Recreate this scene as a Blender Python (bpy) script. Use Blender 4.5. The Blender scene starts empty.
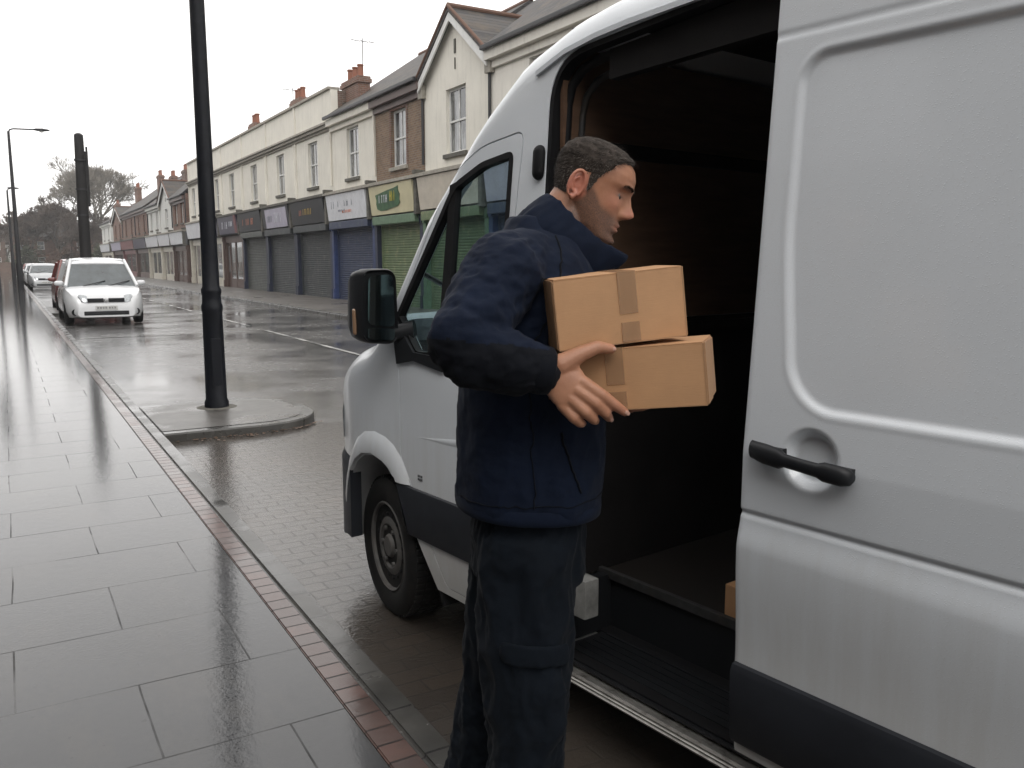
import bpy, bmesh, math, random
from math import sin, cos, pi, radians, sqrt
from mathutils import Vector, Matrix, noise, Euler
random.seed(7)
SC = bpy.context.scene
COL = SC.collection

# ---------------------------------------------------------------- camera
cam_d = bpy.data.cameras.new('camera')
cam = bpy.data.objects.new('camera', cam_d); COL.objects.link(cam)
cam_d.sensor_width = 36.0; cam_d.lens = 850.0/1024*36.0
cam_d.clip_start = 0.05; cam_d.clip_end = 3000
cam.location = (0, 0, 1.55)
cam.rotation_euler = (radians(90-8.168), 0, radians(-30.608))
SC.camera = cam

# ---------------------------------------------------------------- light
SUN_EL, SUN_AZ = 48.0, 200.0
W = bpy.data.worlds.new('World'); SC.world = W; W.use_nodes = True
nt = W.node_tree; nt.nodes.clear()
o_ = nt.nodes.new('ShaderNodeOutputWorld'); b_ = nt.nodes.new('ShaderNodeBackground')
s_ = nt.nodes.new('ShaderNodeTexSky'); s_.sky_type = 'NISHITA'; s_.sun_disc = False
s_.sun_elevation = radians(SUN_EL); s_.sun_rotation = radians(SUN_AZ)
s_.air_density = 1.0; s_.dust_density = 5.0; s_.ozone_density = 1.0
h_ = nt.nodes.new('ShaderNodeHueSaturation'); h_.inputs['Saturation'].default_value = 0.15
m_ = nt.nodes.new('ShaderNodeMix'); m_.data_type = 'RGBA'
m_.inputs['Factor'].default_value = 0.85           # a closed overcast deck over the clear sky
m_.inputs['B'].default_value = (13.6, 13.35, 13.15, 1)
nt.links.new(s_.outputs[0], h_.inputs['Color']); nt.links.new(h_.outputs[0], m_.inputs['A'])
nt.links.new(m_.outputs['Result'], b_.inputs['Color']); nt.links.new(b_.outputs[0], o_.inputs['Surface'])
b_.inputs['Strength'].default_value = 0.1
sun_d = bpy.data.lights.new('sun', 'SUN'); sun = bpy.data.objects.new('sun', sun_d); COL.objects.link(sun)
sun_d.energy = 0.5; sun_d.angle = radians(25); sun_d.color = (1.0, 0.97, 0.93)
sun.rotation_euler = (radians(90-SUN_EL), 0, radians(180-SUN_AZ))
sun.location = (0, 0, 30)
vs = SC.view_settings
vs.view_transform = 'Standard'; vs.look = 'None'; vs.exposure = 0.46; vs.gamma = 1.0; vs.use_curve_mapping = False

# ---------------------------------------------------------------- materials
def node_mat(name):
    m = bpy.data.materials.new(name); m.use_nodes = True
    t = m.node_tree; t.nodes.clear()
    out = t.nodes.new('ShaderNodeOutputMaterial'); b = t.nodes.new('ShaderNodeBsdfPrincipled')
    t.links.new(b.outputs[0], out.inputs['Surface'])
    return m, t, b
def N(t, typ, **kw):
    n = t.nodes.new(typ)
    for k, v in kw.items():
        if k in n.inputs: n.inputs[k].default_value = v
        else: setattr(n, k, v)
    return n
def coords(t, scale=(1, 1, 1), rot=(0, 0, 0), loc=(0, 0, 0), kind='Object'):
    c = t.nodes.new('ShaderNodeTexCoord'); mp = t.nodes.new('ShaderNodeMapping')
    mp.inputs['Scale'].default_value = scale; mp.inputs['Rotation'].default_value = rot; mp.inputs['Location'].default_value = loc
    t.links.new(c.outputs[kind], mp.inputs['Vector']); return mp.outputs[0]
def noise_n(t, vec, scale, detail=4, rough=0.55):
    n = N(t, 'ShaderNodeTexNoise', Scale=scale, Detail=detail, Roughness=rough)
    t.links.new(vec, n.inputs['Vector']); return n.outputs['Fac']
def ramp(t, fac, stops):
    r = t.nodes.new('ShaderNodeValToRGB'); e = r.color_ramp.elements
    while len(e) < len(stops): e.new(0.5)
    for i, (p, c) in enumerate(stops):
        e[i].position = p; e[i].color = c if len(c) == 4 else (*c, 1)
    t.links.new(fac, r.inputs[0]); return r.outputs[0]
def mixc(t, fac, a, b, mode='MIX'):
    m = t.nodes.new('ShaderNodeMix'); m.data_type = 'RGBA'; m.blend_type = mode
    for s, v in (('Factor', fac), ('A', a), ('B', b)):
        if isinstance(v, (int, float)): m.inputs[s].default_value = v
        elif isinstance(v, tuple): m.inputs[s].default_value = v if len(v) == 4 else (*v, 1)
        else: t.links.new(v, m.inputs[s])
    return m.outputs['Result']
def mth(t, op, a, b=None, c=None):
    m = t.nodes.new('ShaderNodeMath'); m.operation = op
    for i, v in enumerate((a, b, c)):
        if v is None: continue
        if isinstance(v, (int, float)): m.inputs[i].default_value = v
        else: t.links.new(v, m.inputs[i])
    return m.outputs[0]
def bump(t, b, h, strength=0.3, dist=0.01, sock='Normal', prev=None):
    n = N(t, 'ShaderNodeBump', Strength=strength, Distance=dist)
    t.links.new(h, n.inputs['Height'])
    if prev is not None: t.links.new(prev, n.inputs['Normal'])
    if b is not None: t.links.new(n.outputs[0], b.inputs[sock])
    return n.outputs[0]
def P(name, col, rough=0.5, metal=0.0, var=0.12, vscale=3.0, bs=0.0, bscale=60.0, bd=0.004, coat=0.0, coat_r=0.05, spec=0.5, rvar=0.0, dirt=None):
    """plain surface with mottled colour, optional fine bump and dirt tint"""
    m, t, b = node_mat(name); v = coords(t)
    f = noise_n(t, v, vscale, 5, 0.6)
    c0 = tuple(x*(1-var) for x in col); c1 = tuple(min(1, x*(1+var)) for x in col)
    c = ramp(t, f, [(0.3, c0), (0.7, c1)])
    if dirt:
        f2 = noise_n(t, v, dirt[1], 6, 0.7)
        c = mixc(t, ramp(t, f2, [(dirt[2], (0, 0, 0)), (dirt[2]+0.2, (1, 1, 1))]), c, dirt[0])
    t.links.new(c, b.inputs['Base Color'])
    b.inputs['Roughness'].default_value = rough; b.inputs['Metallic'].default_value = metal
    b.inputs['Specular IOR Level'].default_value = spec
    if rvar:
        t.links.new(mth(t, 'MULTIPLY_ADD', noise_n(t, v, vscale*3, 4), rvar*2, rough-rvar), b.inputs['Roughness'])
    b.inputs['Coat Weight'].default_value = coat; b.inputs['Coat Roughness'].default_value = coat_r
    if bs: bump(t, b, noise_n(t, v, bscale, 4), bs, bd)
    return m

# van paint: white, road film, rain beads
def paint_mat(name, col, beads=0.35, film=(0.42, 0.395, 0.35), film_h=0.98, filmamt=0.62):
    m, t, b = node_mat(name); v = coords(t)
    sep = t.nodes.new('ShaderNodeSeparateXYZ'); t.links.new(v, sep.inputs[0])
    f = noise_n(t, v, 1.6, 5, 0.6)
    c = ramp(t, f, [(0.3, tuple(x*0.95 for x in col)), (0.7, col)])
    # road dirt clings below the waist and thins out in runs
    runs = noise_n(t, coords(t, scale=(9, 9, 0.7)), 2.2, 5, 0.65)
    low = mth(t, 'SUBTRACT', film_h, sep.outputs[2]); low = mth(t, 'MULTIPLY', low, 1.5)
    low = mth(t, 'ADD', low, mth(t, 'MULTIPLY_ADD', runs, 0.8, -0.4))
    cl = t.nodes.new('ShaderNodeClamp'); t.links.new(low, cl.inputs[0])
    fa = mth(t, 'MULTIPLY', cl.outputs[0], filmamt)
    c = mixc(t, fa, c, film)
    spk = ramp(t, noise_n(t, v, 330, 2), [(0.58, (0, 0, 0)), (0.74, (1, 1, 1))])
    c = mixc(t, mth(t, 'MULTIPLY', spk, 0.22), c, film)
    t.links.new(c, b.inputs['Base Color'])
    rr = mth(t, 'MULTIPLY_ADD', noise_n(t, v, 5, 5), 0.25, 0.26)
    t.links.new(rr, b.inputs['Roughness'])
    b.inputs['Coat Weight'].default_value = 0.7; b.inputs['Coat Roughness'].default_value = 0.07
    vo = N(t, 'ShaderNodeTexVoronoi', Scale=210.0); t.links.new(v, vo.inputs['Vector'])
    hd = ramp(t, vo.outputs['Distance'], [(0.0, (1, 1, 1)), (0.42, (0, 0, 0))])
    msk = ramp(t, noise_n(t, v, 90, 3), [(0.48, (0, 0, 0)), (0.56, (1, 1, 1))])
    h = mth(t, 'MULTIPLY', hd, msk)
    bump(t, b, h, beads, 0.0012)
    return m
M = {}
M['van'] = paint_mat('white_paint', (0.69, 0.725, 0.76), beads=0.28)
M['carwhite'] = P('car_white_paint', (0.72, 0.73, 0.74), 0.25, var=0.03, coat=0.6)
M['carred'] = P('car_red_paint', (0.16, 0.035, 0.03), 0.25, var=0.05, coat=0.6)
M['carsilver'] = P('car_silver_paint', (0.45, 0.46, 0.47), 0.3, 0.4, var=0.03, coat=0.6)
M['cardark'] = P('car_dark_paint', (0.07, 0.08, 0.09), 0.3, 0.2, var=0.03, coat=0.6)
M['blkplas'] = P('black_plastic', (0.012, 0.013, 0.015), 0.42, spec=0.3, bs=0.15, bscale=300, bd=0.0008, var=0.15, rvar=0.1)
M['trim'] = P('dark_trim_plastic', (0.018, 0.020, 0.025), 0.5, spec=0.3, bs=0.2, bscale=180, bd=0.001, var=0.18, vscale=6, rvar=0.12)
M['rubber'] = P('rubber', (0.008, 0.008, 0.009), 0.6, spec=0.2, bs=0.2, bscale=120, bd=0.001, var=0.2)
M['tyre'] = P('tyre_rubber', (0.010, 0.010, 0.010), 0.62, spec=0.2, bs=0.3, bscale=90, bd=0.001, var=0.3, dirt=((0.022, 0.020, 0.018), 8, 0.5))
M['steelwheel'] = P('steel_wheel', (0.06, 0.06, 0.06), 0.5, 0.5, var=0.3, vscale=20, dirt=((0.06, 0.05, 0.04), 12, 0.5))
M['bracket'] = P('dirty_white_bracket', (0.22, 0.22, 0.21), 0.5, var=0.3, vscale=20)
M['wheelgrey'] = P('grey_steel_wheel', (0.085, 0.082, 0.078), 0.6, 0.0, var=0.3, vscale=20, dirt=((0.09, 0.08, 0.07), 12, 0.5))
M['alloy'] = P('alloy', (0.35, 0.36, 0.37), 0.4, 0.7)
M['chrome'] = P('chrome', (0.5, 0.5, 0.5), 0.2, 1.0, var=0.05)
M['sillmetal'] = P('ribbed_sill_metal', (0.33, 0.32, 0.30), 0.38, 0.75, var=0.25, vscale=14, dirt=((0.08, 0.07, 0.06), 22, 0.52))
M['headlamp'] = P('headlamp_glass', (0.35, 0.37, 0.38), 0.12, 0.6, var=0.4, vscale=30, coat=1)
M['amber'] = P('amber_lens', (0.28, 0.17, 0.10), 0.25, coat=1)
M['plate'] = P('number_plate', (0.62, 0.62, 0.6), 0.4)
M['mark'] = P('dark_lettering', (0.03, 0.03, 0.035), 0.5)
M['darkglass'] = P('dark_glass', (0.018, 0.022, 0.024), 0.06, var=0.3, coat=0.5)
M['carglass'] = P('car_window_glass', (0.05, 0.062, 0.066), 0.08, var=0.5, vscale=2.5, coat=0.8)
M['mirror'] = P('mirror_glass', (0.55, 0.62, 0.60), 0.06, 1.0, var=0.03)
def glass_mat(name, tint, gl=0.12):
    m = bpy.data.materials.new(name); m.use_nodes = True; t = m.node_tree; t.nodes.clear()
    out = t.nodes.new('ShaderNodeOutputMaterial'); mx = t.nodes.new('ShaderNodeMixShader')
    tr = N(t, 'ShaderNodeBsdfTransparent', Color=(*tint, 1)); g = N(t, 'ShaderNodeBsdfGlossy', Roughness=0.04)
    lw = N(t, 'ShaderNodeLayerWeight', Blend=0.5)
    fr_ = mth(t, 'MULTIPLY_ADD', mth(t, 'POWER', lw.outputs['Facing'], 4.0), 0.86, 0.10)
    v = coords(t); vo = N(t, 'ShaderNodeTexVoronoi', Scale=120.0); t.links.new(v, vo.inputs['Vector'])
    bn = bump(t, None, ramp(t, vo.outputs['Distance'], [(0, (1, 1, 1)), (0.3, (0, 0, 0))]), 0.2, 0.001)
    t.links.new(bn, g.inputs['Normal'])
    t.links.new(fr_, mx.inputs[0]); t.links.new(tr.outputs[0], mx.inputs[1]); t.links.new(g.outputs[0], mx.inputs[2])
    t.links.new(mx.outputs[0], out.inputs['Surface']); return m
M['vanglass'] = glass_mat('van_window_glass', (0.84, 0.92, 0.93))
M['cabgrey'] = P('cab_plastic', (0.03, 0.032, 0.035), 0.6)
M['seatfab'] = P('seat_fabric', (0.03, 0.032, 0.04), 0.9, bs=0.3, bscale=300)
def wood_mat(name, col):
    m, t, b = node_mat(name)
    g = noise_n(t, coords(t, scale=(1.2, 1.2, 9)), 3.2, 6, 0.65)
    c = ramp(t, g, [(0.25, tuple(x*0.6 for x in col)), (0.75, tuple(x*1.2 for x in col))])
    f2 = noise_n(t, coords(t), 2.0, 5)
    c = mixc(t, ramp(t, f2, [(0.5, (0, 0, 0)), (0.8, (0.6, 0.6, 0.6))]), c, tuple(x*0.35 for x in col))
    t.links.new(c, b.inputs['Base Color']); b.inputs['Roughness'].default_value = 0.65
    bump(t, b, g, 0.2, 0.003); return m
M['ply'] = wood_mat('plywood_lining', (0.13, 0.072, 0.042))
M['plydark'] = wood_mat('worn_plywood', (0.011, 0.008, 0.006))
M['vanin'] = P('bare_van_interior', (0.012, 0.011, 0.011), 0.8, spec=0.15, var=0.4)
# cardboard
def card_mat(name, col):
    m, t, b = node_mat(name); v = coords(t)
    f = noise_n(t, v, 9, 6, 0.65); fib = noise_n(t, coords(t, scale=(1, 1, 14)), 34, 4, 0.7)
    c = ramp(t, f, [(0.25, tuple(x*0.86 for x in col)), (0.75, tuple(x*1.08 for x in col))])
    c = mixc(t, 0.16, c, mixc(t, fib, (0.22, 0.12, 0.055), (0.6, 0.4, 0.24)))
    wet = ramp(t, noise_n(t, v, 28, 3), [(0.66, (0, 0, 0)), (0.72, (1, 1, 1))])
    c = mixc(t, mth(t, 'MULTIPLY', wet, 0.15), c, tuple(x*0.6 for x in col))
    t.links.new(c, b.inputs['Base Color']); b.inputs['Roughness'].default_value = 0.72
    bump(t, b, mth(t, 'ADD', fib, f), 0.22, 0.002); return m
M['card'] = card_mat('brown_cardboard', (0.50, 0.275, 0.135))
M['cardcut'] = card_mat('cardboard_edge', (0.36, 0.20, 0.10))
def tape_mat():
    m = bpy.data.materials.new('clear_parcel_tape'); m.use_nodes = True; t = m.node_tree; t.nodes.clear()
    out = t.nodes.new('ShaderNodeOutputMaterial'); mx = N(t, 'ShaderNodeMixShader', Fac=0.45)
    b = N(t, 'ShaderNodeBsdfPrincipled', Roughness=0.22); b.inputs['Base Color'].default_value = (0.50, 0.31, 0.18, 1)
    tr = N(t, 'ShaderNodeBsdfTransparent', Color=(0.93, 0.90, 0.86, 1))
    bump(t, b, noise_n(t, coords(t, scale=(6, 6, 1)), 20, 3), 0.4, 0.002)
    t.links.new(tr.outputs[0], mx.inputs[1]); t.links.new(b.outputs[0], mx.inputs[2]); t.links.new(mx.outputs[0], out.inputs['Surface'])
    return m
M['tape'] = tape_mat()
# masonry
def render_wall(name, col):
    m, t, b = node_mat(name); v = coords(t)
    f = noise_n(t, v, 1.2, 6, 0.65)
    c = ramp(t, f, [(0.3, tuple(x*0.88 for x in col)), (0.7, col)])
    streak = noise_n(t, coords(t, scale=(1, 3.5, 0.25)), 1.6, 5, 0.7)
    c = mixc(t, ramp(t, streak, [(0.52, (0, 0, 0)), (0.82, (0.5, 0.5, 0.5))]), c, tuple(x*0.5 for x in col))
    t.links.new(c, b.inputs['Base Color']); b.inputs['Roughness'].default_value = 0.8
    bump(t, b, noise_n(t, v, 40, 4), 0.25, 0.005); return m
def brick_mat(name, c1, c2, mort=(0.22, 0.2, 0.17), axis='YZ'):
    m, t, b = node_mat(name)
    c_ = t.nodes.new('ShaderNodeTexCoord'); sp = t.nodes.new('ShaderNodeSeparateXYZ'); cb = t.nodes.new('ShaderNodeCombineXYZ')
    t.links.new(c_.outputs['Object'], sp.inputs[0])
    t.links.new(mth(t, 'ADD', sp.outputs[0], sp.outputs[1]), cb.inputs[0]); t.links.new(sp.outputs[2], cb.inputs[1])
    br = t.nodes.new('ShaderNodeTexBrick'); t.links.new(cb.outputs[0], br.inputs['Vector'])
    for k, v in (('Scale', 1.0), ('Mortar Size', 0.008), ('Brick Width', 0.225), ('Row Height', 0.075), ('Bias', 0.0)): br.inputs[k].default_value = v
    br.inputs['Color1'].default_value = (*c1, 1); br.inputs['Color2'].default_value = (*c2, 1); br.inputs['Mortar'].default_value = (*mort, 1)
    n = noise_n(t, coords(t), 2.2, 5, 0.7)
    c = mixc(t, ramp(t, n, [(0.45, (0, 0, 0)), (0.8, (0.7, 0.7, 0.7))]), br.outputs['Color'], tuple(x*0.45 for x in c1))
    t.links.new(c, b.inputs['Base Color']); b.inputs['Roughness'].default_value = 0.8
    bump(t, b, mth(t, 'SUBTRACT', 1.0, br.outputs['Fac']), 0.4, 0.006); return m
M['cream'] = render_wall('cream_render', (0.74, 0.71, 0.63))
M['cream2'] = render_wall('pale_cream_render', (0.76, 0.73, 0.66))
M['offwhite'] = render_wall('off_white_render', (0.60, 0.60, 0.57))
M['stock'] = brick_mat('brown_stock_brick', (0.23, 0.145, 0.085), (0.15, 0.09, 0.055))
M['redbrick'] = brick_mat('red_brick', (0.19, 0.085, 0.055), (0.13, 0.065, 0.045))
M['darkbrick'] = brick_mat('soot_brick', (0.15, 0.08, 0.055), (0.10, 0.065, 0.05))
M['pot'] = P('terracotta_pot', (0.22, 0.085, 0.05), 0.8)
M['stone'] = P('weathered_stone', (0.30, 0.28, 0.24), 0.85, var=0.25, vscale=5, bs=0.3, bscale=25)
M['stonedark'] = P('dirty_stone', (0.10, 0.095, 0.08), 0.85, var=0.35, vscale=6, bs=0.3, bscale=25)
M['lead'] = P('lead_grey', (0.09, 0.09, 0.095), 0.6)
def slate_mat():
    m, t, b = node_mat('roof_slate')
    c_ = t.nodes.new('ShaderNodeTexCoord'); sp = t.nodes.new('ShaderNodeSeparateXYZ'); cb = t.nodes.new('ShaderNodeCombineXYZ')
    t.links.new(c_.outputs['Object'], sp.inputs[0])
    t.links.new(mth(t, 'ADD', sp.outputs[1], mth(t, 'MULTIPLY', sp.outputs[0], 0.01)), cb.inputs[0]); t.links.new(sp.outputs[2], cb.inputs[1])
    br = t.nodes.new('ShaderNodeTexBrick'); t.links.new(cb.outputs[0], br.inputs['Vector'])
    for k, v in (('Scale', 1.0), ('Mortar Size', 0.01), ('Brick Width', 0.3), ('Row Height', 0.13)): br.inputs[k].default_value = v
    br.inputs['Color1'].default_value = (0.075, 0.070, 0.068, 1); br.inputs['Color2'].default_value = (0.040, 0.038, 0.038, 1); br.inputs['Mortar'].default_value = (0.02, 0.02, 0.02, 1)
    moss = ramp(t, noise_n(t, coords(t), 1.5, 6, 0.7), [(0.45, (0, 0, 0)), (0.7, (0.8, 0.8, 0.8))])
    c = mixc(t, moss, br.outputs['Color'], (0.11, 0.085, 0.06))
    t.links.new(c, b.inputs['Base Color']); b.inputs['Roughness'].default_value = 0.6; b.inputs['Specular IOR Level'].default_value = 0.25
    bump(t, b, mth(t, 'SUBTRACT', 1.0, br.outputs['Fac']), 0.6, 0.02); return m
M['slate'] = slate_mat()
M['ridge'] = P('ridge_tile', (0.13, 0.07, 0.048), 0.8)
M['sash'] = P('white_window_frame', (0.62, 0.62, 0.60), 0.5, dirt=((0.25, 0.24, 0.22), 6, 0.62))
def pane_mat():
    m, t, b = node_mat('window_pane'); v = coords(t)
    f = noise_n(t, coords(t, scale=(1, 2.2, 0.5)), 1.7, 3)
    c = ramp(t, f, [(0.4, (0.03, 0.035, 0.04)), (0.62, (0.26, 0.27, 0.27))])
    t.links.new(c, b.inputs['Base Color']); b.inputs['Roughness'].default_value = 0.08; b.inputs['Coat Weight'].default_value = 0.6
    return m
M['pane'] = pane_mat()
M['gutter'] = P('black_iron_pipe', (0.02, 0.02, 0.022), 0.5)
def colmat(key, name, c, rough=0.5, **k): M[key] = P(name, c, rough, **k)
colmat('signwhite', 'white_sign_board', (0.68, 0.69, 0.72), 0.35, dirt=((0.4, 0.4, 0.4), 3, 0.6))
colmat('signcream', 'yellow_cream_sign_board', (0.60, 0.55, 0.36), 0.4, var=0.1, vscale=1.2)
colmat('signpink', 'pinkish_sign_board', (0.55, 0.50, 0.42), 0.4)
colmat('signblack', 'black_sign_board', (0.012, 0.013, 0.016), 0.45)
colmat('signpurple', 'grey_purple_sign_board', (0.055, 0.05, 0.08), 0.4)
colmat('signred', 'dark_red_sign_board', (0.16, 0.05, 0.05), 0.45)
colmat('signlilac', 'lilac_sign_board', (0.40, 0.38, 0.46), 0.4)
colmat('gold', 'gold_lettering', (0.5, 0.34, 0.08), 0.4)
colmat('orange', 'orange_lettering', (0.55, 0.20, 0.12), 0.5)
colmat('paleink', 'pale_lettering', (0.55, 0.56, 0.6), 0.5)
colmat('greyink', 'grey_lettering', (0.20, 0.21, 0.24), 0.5)
colmat('splash', 'green_paint_splash', (0.045, 0.115, 0.05), 0.4, var=0.35, vscale=4)
colmat('yellowink', 'yellow_lettering', (0.5, 0.42, 0.06), 0.5)
colmat('blueshut', 'blue_roller_shutter', (0.020, 0.032, 0.075), 0.5, var=0.15, dirt=((0.12, 0.12, 0.13), 4, 0.55))
colmat('greenshut', 'green_roller_shutter', (0.115, 0.16, 0.075), 0.5, var=0.15, dirt=((0.28, 0.26, 0.14), 3, 0.55))
colmat('darkshut', 'dark_roller_shutter', (0.030, 0.036, 0.038), 0.5, var=0.15, dirt=((0.13, 0.12, 0.11), 3, 0.55))
colmat('greyshut', 'grey_roller_shutter', (0.050, 0.055, 0.050), 0.5, var=0.15, dirt=((0.09, 0.1, 0.08), 3, 0.5))
colmat('navy', 'navy_shopfront_paint', (0.010, 0.015, 0.038), 0.45, var=0.25, vscale=6)
colmat('blue', 'blue_shopfront_paint', (0.022, 0.042, 0.13), 0.45, var=0.25, vscale=6)
colmat('tealgreen', 'green_shopfront_paint', (0.10, 0.17, 0.10), 0.5, var=0.25, vscale=5)
colmat('creampaint', 'cream_shopfront_paint', (0.5, 0.47, 0.4), 0.5)
colmat('brownpaint', 'brown_shopfront_paint', (0.09, 0.055, 0.045), 0.5)
colmat('shopdark', 'shop_interior', (0.06, 0.06, 0.055), 0.7, var=0.5, vscale=2)
colmat('pole', 'black_column_paint', (0.006, 0.007, 0.010), 0.4, spec=0.22, var=0.3, vscale=12, bs=0.15, bscale=40, bd=0.002, dirt=((0.03, 0.03, 0.03), 10, 0.6))
colmat('polegrey', 'dark_grey_column_paint', (0.018, 0.018, 0.02), 0.5, spec=0.3)
colmat('creose', 'creosoted_timber', (0.010, 0.009, 0.009), 0.7, var=0.4, bs=0.4, bscale=20)
colmat('lampglass', 'lamp_glass', (0.5, 0.5, 0.48), 0.2)

# ---------------------------------------------------------------- mesh helpers
def link(name, bm, mat, parent=None, smooth=None):
    me = bpy.data.meshes.new(name)
    bmesh.ops.recalc_face_normals(bm, faces=bm.faces) if smooth != 'keep' else None
    if smooth not in (None, 'keep'):
        a = radians(smooth)
        for f in bm.faces: f.smooth = True
        for e in bm.edges:
            if len(e.link_faces) == 2 and e.calc_face_angle(0) > a: e.smooth = False
    bm.to_mesh(me); bm.free()
    o = bpy.data.objects.new(name, me); COL.objects.link(o)
    for m in (mat if isinstance(mat, (list, tuple)) else [mat]): me.materials.append(m)
    if parent: o.parent = parent
    return o
def tag(o, label=None, cat=None, group=None, kind=None):
    if label: o['label'] = label
    if cat: o['category'] = cat
    if group: o['group'] = group
    if kind: o['kind'] = kind
    return o
def empty(name, loc, rz=0.0):
    o = bpy.data.objects.new(name, None); COL.objects.link(o); o.location = loc; o.rotation_euler = (0, 0, rz)
    o.empty_display_size = 0.2; return o
def BM(): return bmesh.new()
def box(bm, x0, x1, y0, y1, z0, z1, mi=0, rot=None, bev=0.0):
    vs_ = [Vector((x, y, z)) for z in (z0, z1) for y in (y0, y1) for x in (x0, x1)]
    if rot is not None:
        c = Vector(((x0+x1)/2, (y0+y1)/2, (z0+z1)/2)); vs_ = [c + rot @ (v-c) for v in vs_]
    v = [bm.verts.new(p) for p in vs_]
    fs = [bm.faces.new([v[i] for i in q]) for q in ((0, 2, 3, 1), (4, 5, 7, 6), (0, 1, 5, 4), (2, 6, 7, 3), (0, 4, 6, 2), (1, 3, 7, 5))]
    for f in fs: f.material_index = mi
    if bev:
        es = list({e for f in fs for e in f.edges})
        bmesh.ops.bevel(bm, geom=es, offset=bev, segments=2, affect='EDGES', profile=0.7)
    return fs
def frame_for(d):
    d = d.normalized(); u = d.orthogonal().normalized(); return u, d.cross(u)
def cyl(bm, p, q, r1, r2=None, seg=12, caps=True, mi=0):
    p, q = Vector(p), Vector(q); r2 = r1 if r2 is None else r2
    u, w = frame_for(q-p)
    A = [bm.verts.new(p+(u*cos(2*pi*i/seg)+w*sin(2*pi*i/seg))*r1) for i in range(seg)]
    B = [bm.verts.new(q+(u*cos(2*pi*i/seg)+w*sin(2*pi*i/seg))*r2) for i in range(seg)]
    for i in range(seg):
        f = bm.faces.new((A[i], A[(i+1) % seg], B[(i+1) % seg], B[i])); f.material_index = mi
    if caps:
        bm.faces.new(A[::-1]).material_index = mi; bm.faces.new(B).material_index = mi
def tube(bm, pts, rs, seg=10, caps=True, mi=0):
    pts = [Vector(p) for p in pts]
    if isinstance(rs, (int, float)): rs = [rs]*len(pts)
    rings = []; u = None
    for i, p in enumerate(pts):
        d = (pts[min(i+1, len(pts)-1)]-pts[max(i-1, 0)]).normalized()
        if u is None: u = d.orthogonal().normalized()
        u = (u-d*u.dot(d)).normalized(); w = d.cross(u)
        rings.append([bm.verts.new(p+(u*cos(2*pi*k/seg)+w*sin(2*pi*k/seg))*rs[i]) for k in range(seg)])
    for A, B in zip(rings, rings[1:]):
        for k in range(seg): bm.faces.new((A[k], A[(k+1) % seg], B[(k+1) % seg], B[k])).material_index = mi
    if caps: bm.faces.new(rings[0][::-1]).material_index = mi; bm.faces.new(rings[-1]).material_index = mi
def lathe(bm, prof, c=(0, 0, 0), seg=24, axis='z', mi=0):
    """prof: list of (r, h)"""
    c = Vector(c); rings = []
    for r, h in prof:
        ring = []
        for k in range(seg):
            a = 2*pi*k/seg
            if axis == 'z': v = Vector((r*cos(a), r*sin(a), h))
            elif axis == 'y': v = Vector((r*cos(a), h, r*sin(a)))
            else: v = Vector((h, r*cos(a), r*sin(a)))
            ring.append(bm.verts.new(c+v))
        rings.append(ring)
    for A, B in zip(rings, rings[1:]):
        for k in range(seg): bm.faces.new((A[k], A[(k+1) % seg], B[(k+1) % seg], B[k])).material_index = mi
    bm.faces.new(rings[0][::-1]).material_index = mi; bm.faces.new(rings[-1]).material_index = mi
def loft(bm, rings, closed=True, cap0=True, cap1=True, mi=0):
    R = [[bm.verts.new(p) for p in r] for r in rings]; n = len(R[0])
    for A, B in zip(R, R[1:]):
        for k in range(n if closed else n-1): bm.faces.new((A[k], A[(k+1) % n], B[(k+1) % n], B[k])).material_index = mi
    if cap0: bm.faces.new(R[0][::-1]).material_index = mi
    if cap1: bm.faces.new(R[-1]).material_index = mi
    return R
def prism(bm, pts, d, mi=0):
    """polygon pts (3-D, planar) extruded by vector d"""
    d = Vector(d); A = [bm.verts.new(Vector(p)) for p in pts]; B = [bm.verts.new(Vector(p)+d) for p in pts]; n = len(A)
    for k in range(n): bm.faces.new((A[k], A[(k+1) % n], B[(k+1) % n], B[k])).material_index = mi
    bm.faces.new(A[::-1]).material_index = mi; bm.faces.new(B).material_index = mi
def capsule(bm, p, q, r1, r2, seg=16, n=5, flat=None):
    """tapered capsule; flat=(axis vector, factor) squashes across an axis"""
    p, q = Vector(p), Vector(q); d = (q-p); L = d.length; d = d.normalized() if L > 1e-6 else Vector((0, 0, 1))
    u, w = frame_for(d); rings = []
    prof = [(r1*sin(pi/2*i/n), -r1*cos(pi/2*i/n)) for i in range(1, n+1)] + [(r2*cos(pi/2*i/n), L+r2*sin(pi/2*i/n)) for i in range(0, n)]
    for r, h in prof:
        ring = []
        for k in range(seg):
            off = (u*cos(2*pi*k/seg)+w*sin(2*pi*k/seg))*r
            if flat: ax, fc = flat; off = off - ax*off.dot(ax)*(1-fc)
            ring.append(p+d*h+off)
        rings.append(ring)
    loft(bm, rings)
def smoothstep(a, b, x):
    t = max(0.0, min(1.0, (x-a)/(b-a))); return t*t*(3-2*t)
def lerp_tab(tab, x):
    """tab: sorted [(x, v...)], returns interpolated tuple"""
    if x <= tab[0][0]: return tab[0][1:]
    for a, b in zip(tab, tab[1:]):
        if x <= b[0]:
            t = (x-a[0])/(b[0]-a[0]); t = t*t*(3-2*t)*0.35+t*0.65
            return tuple(p+(q-p)*t for p, q in zip(a[1:], b[1:]))
    return tab[-1][1:]
def lin_tab(tab, x):
    if x <= tab[0][0]: return tab[0][1]
    for a, b in zip(tab, tab[1:]):
        if x <= b[0]: return a[1]+(b[1]-a[1])*(x-a[0])/(b[0]-a[0])
    return tab[-1][1]
DG = None
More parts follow.
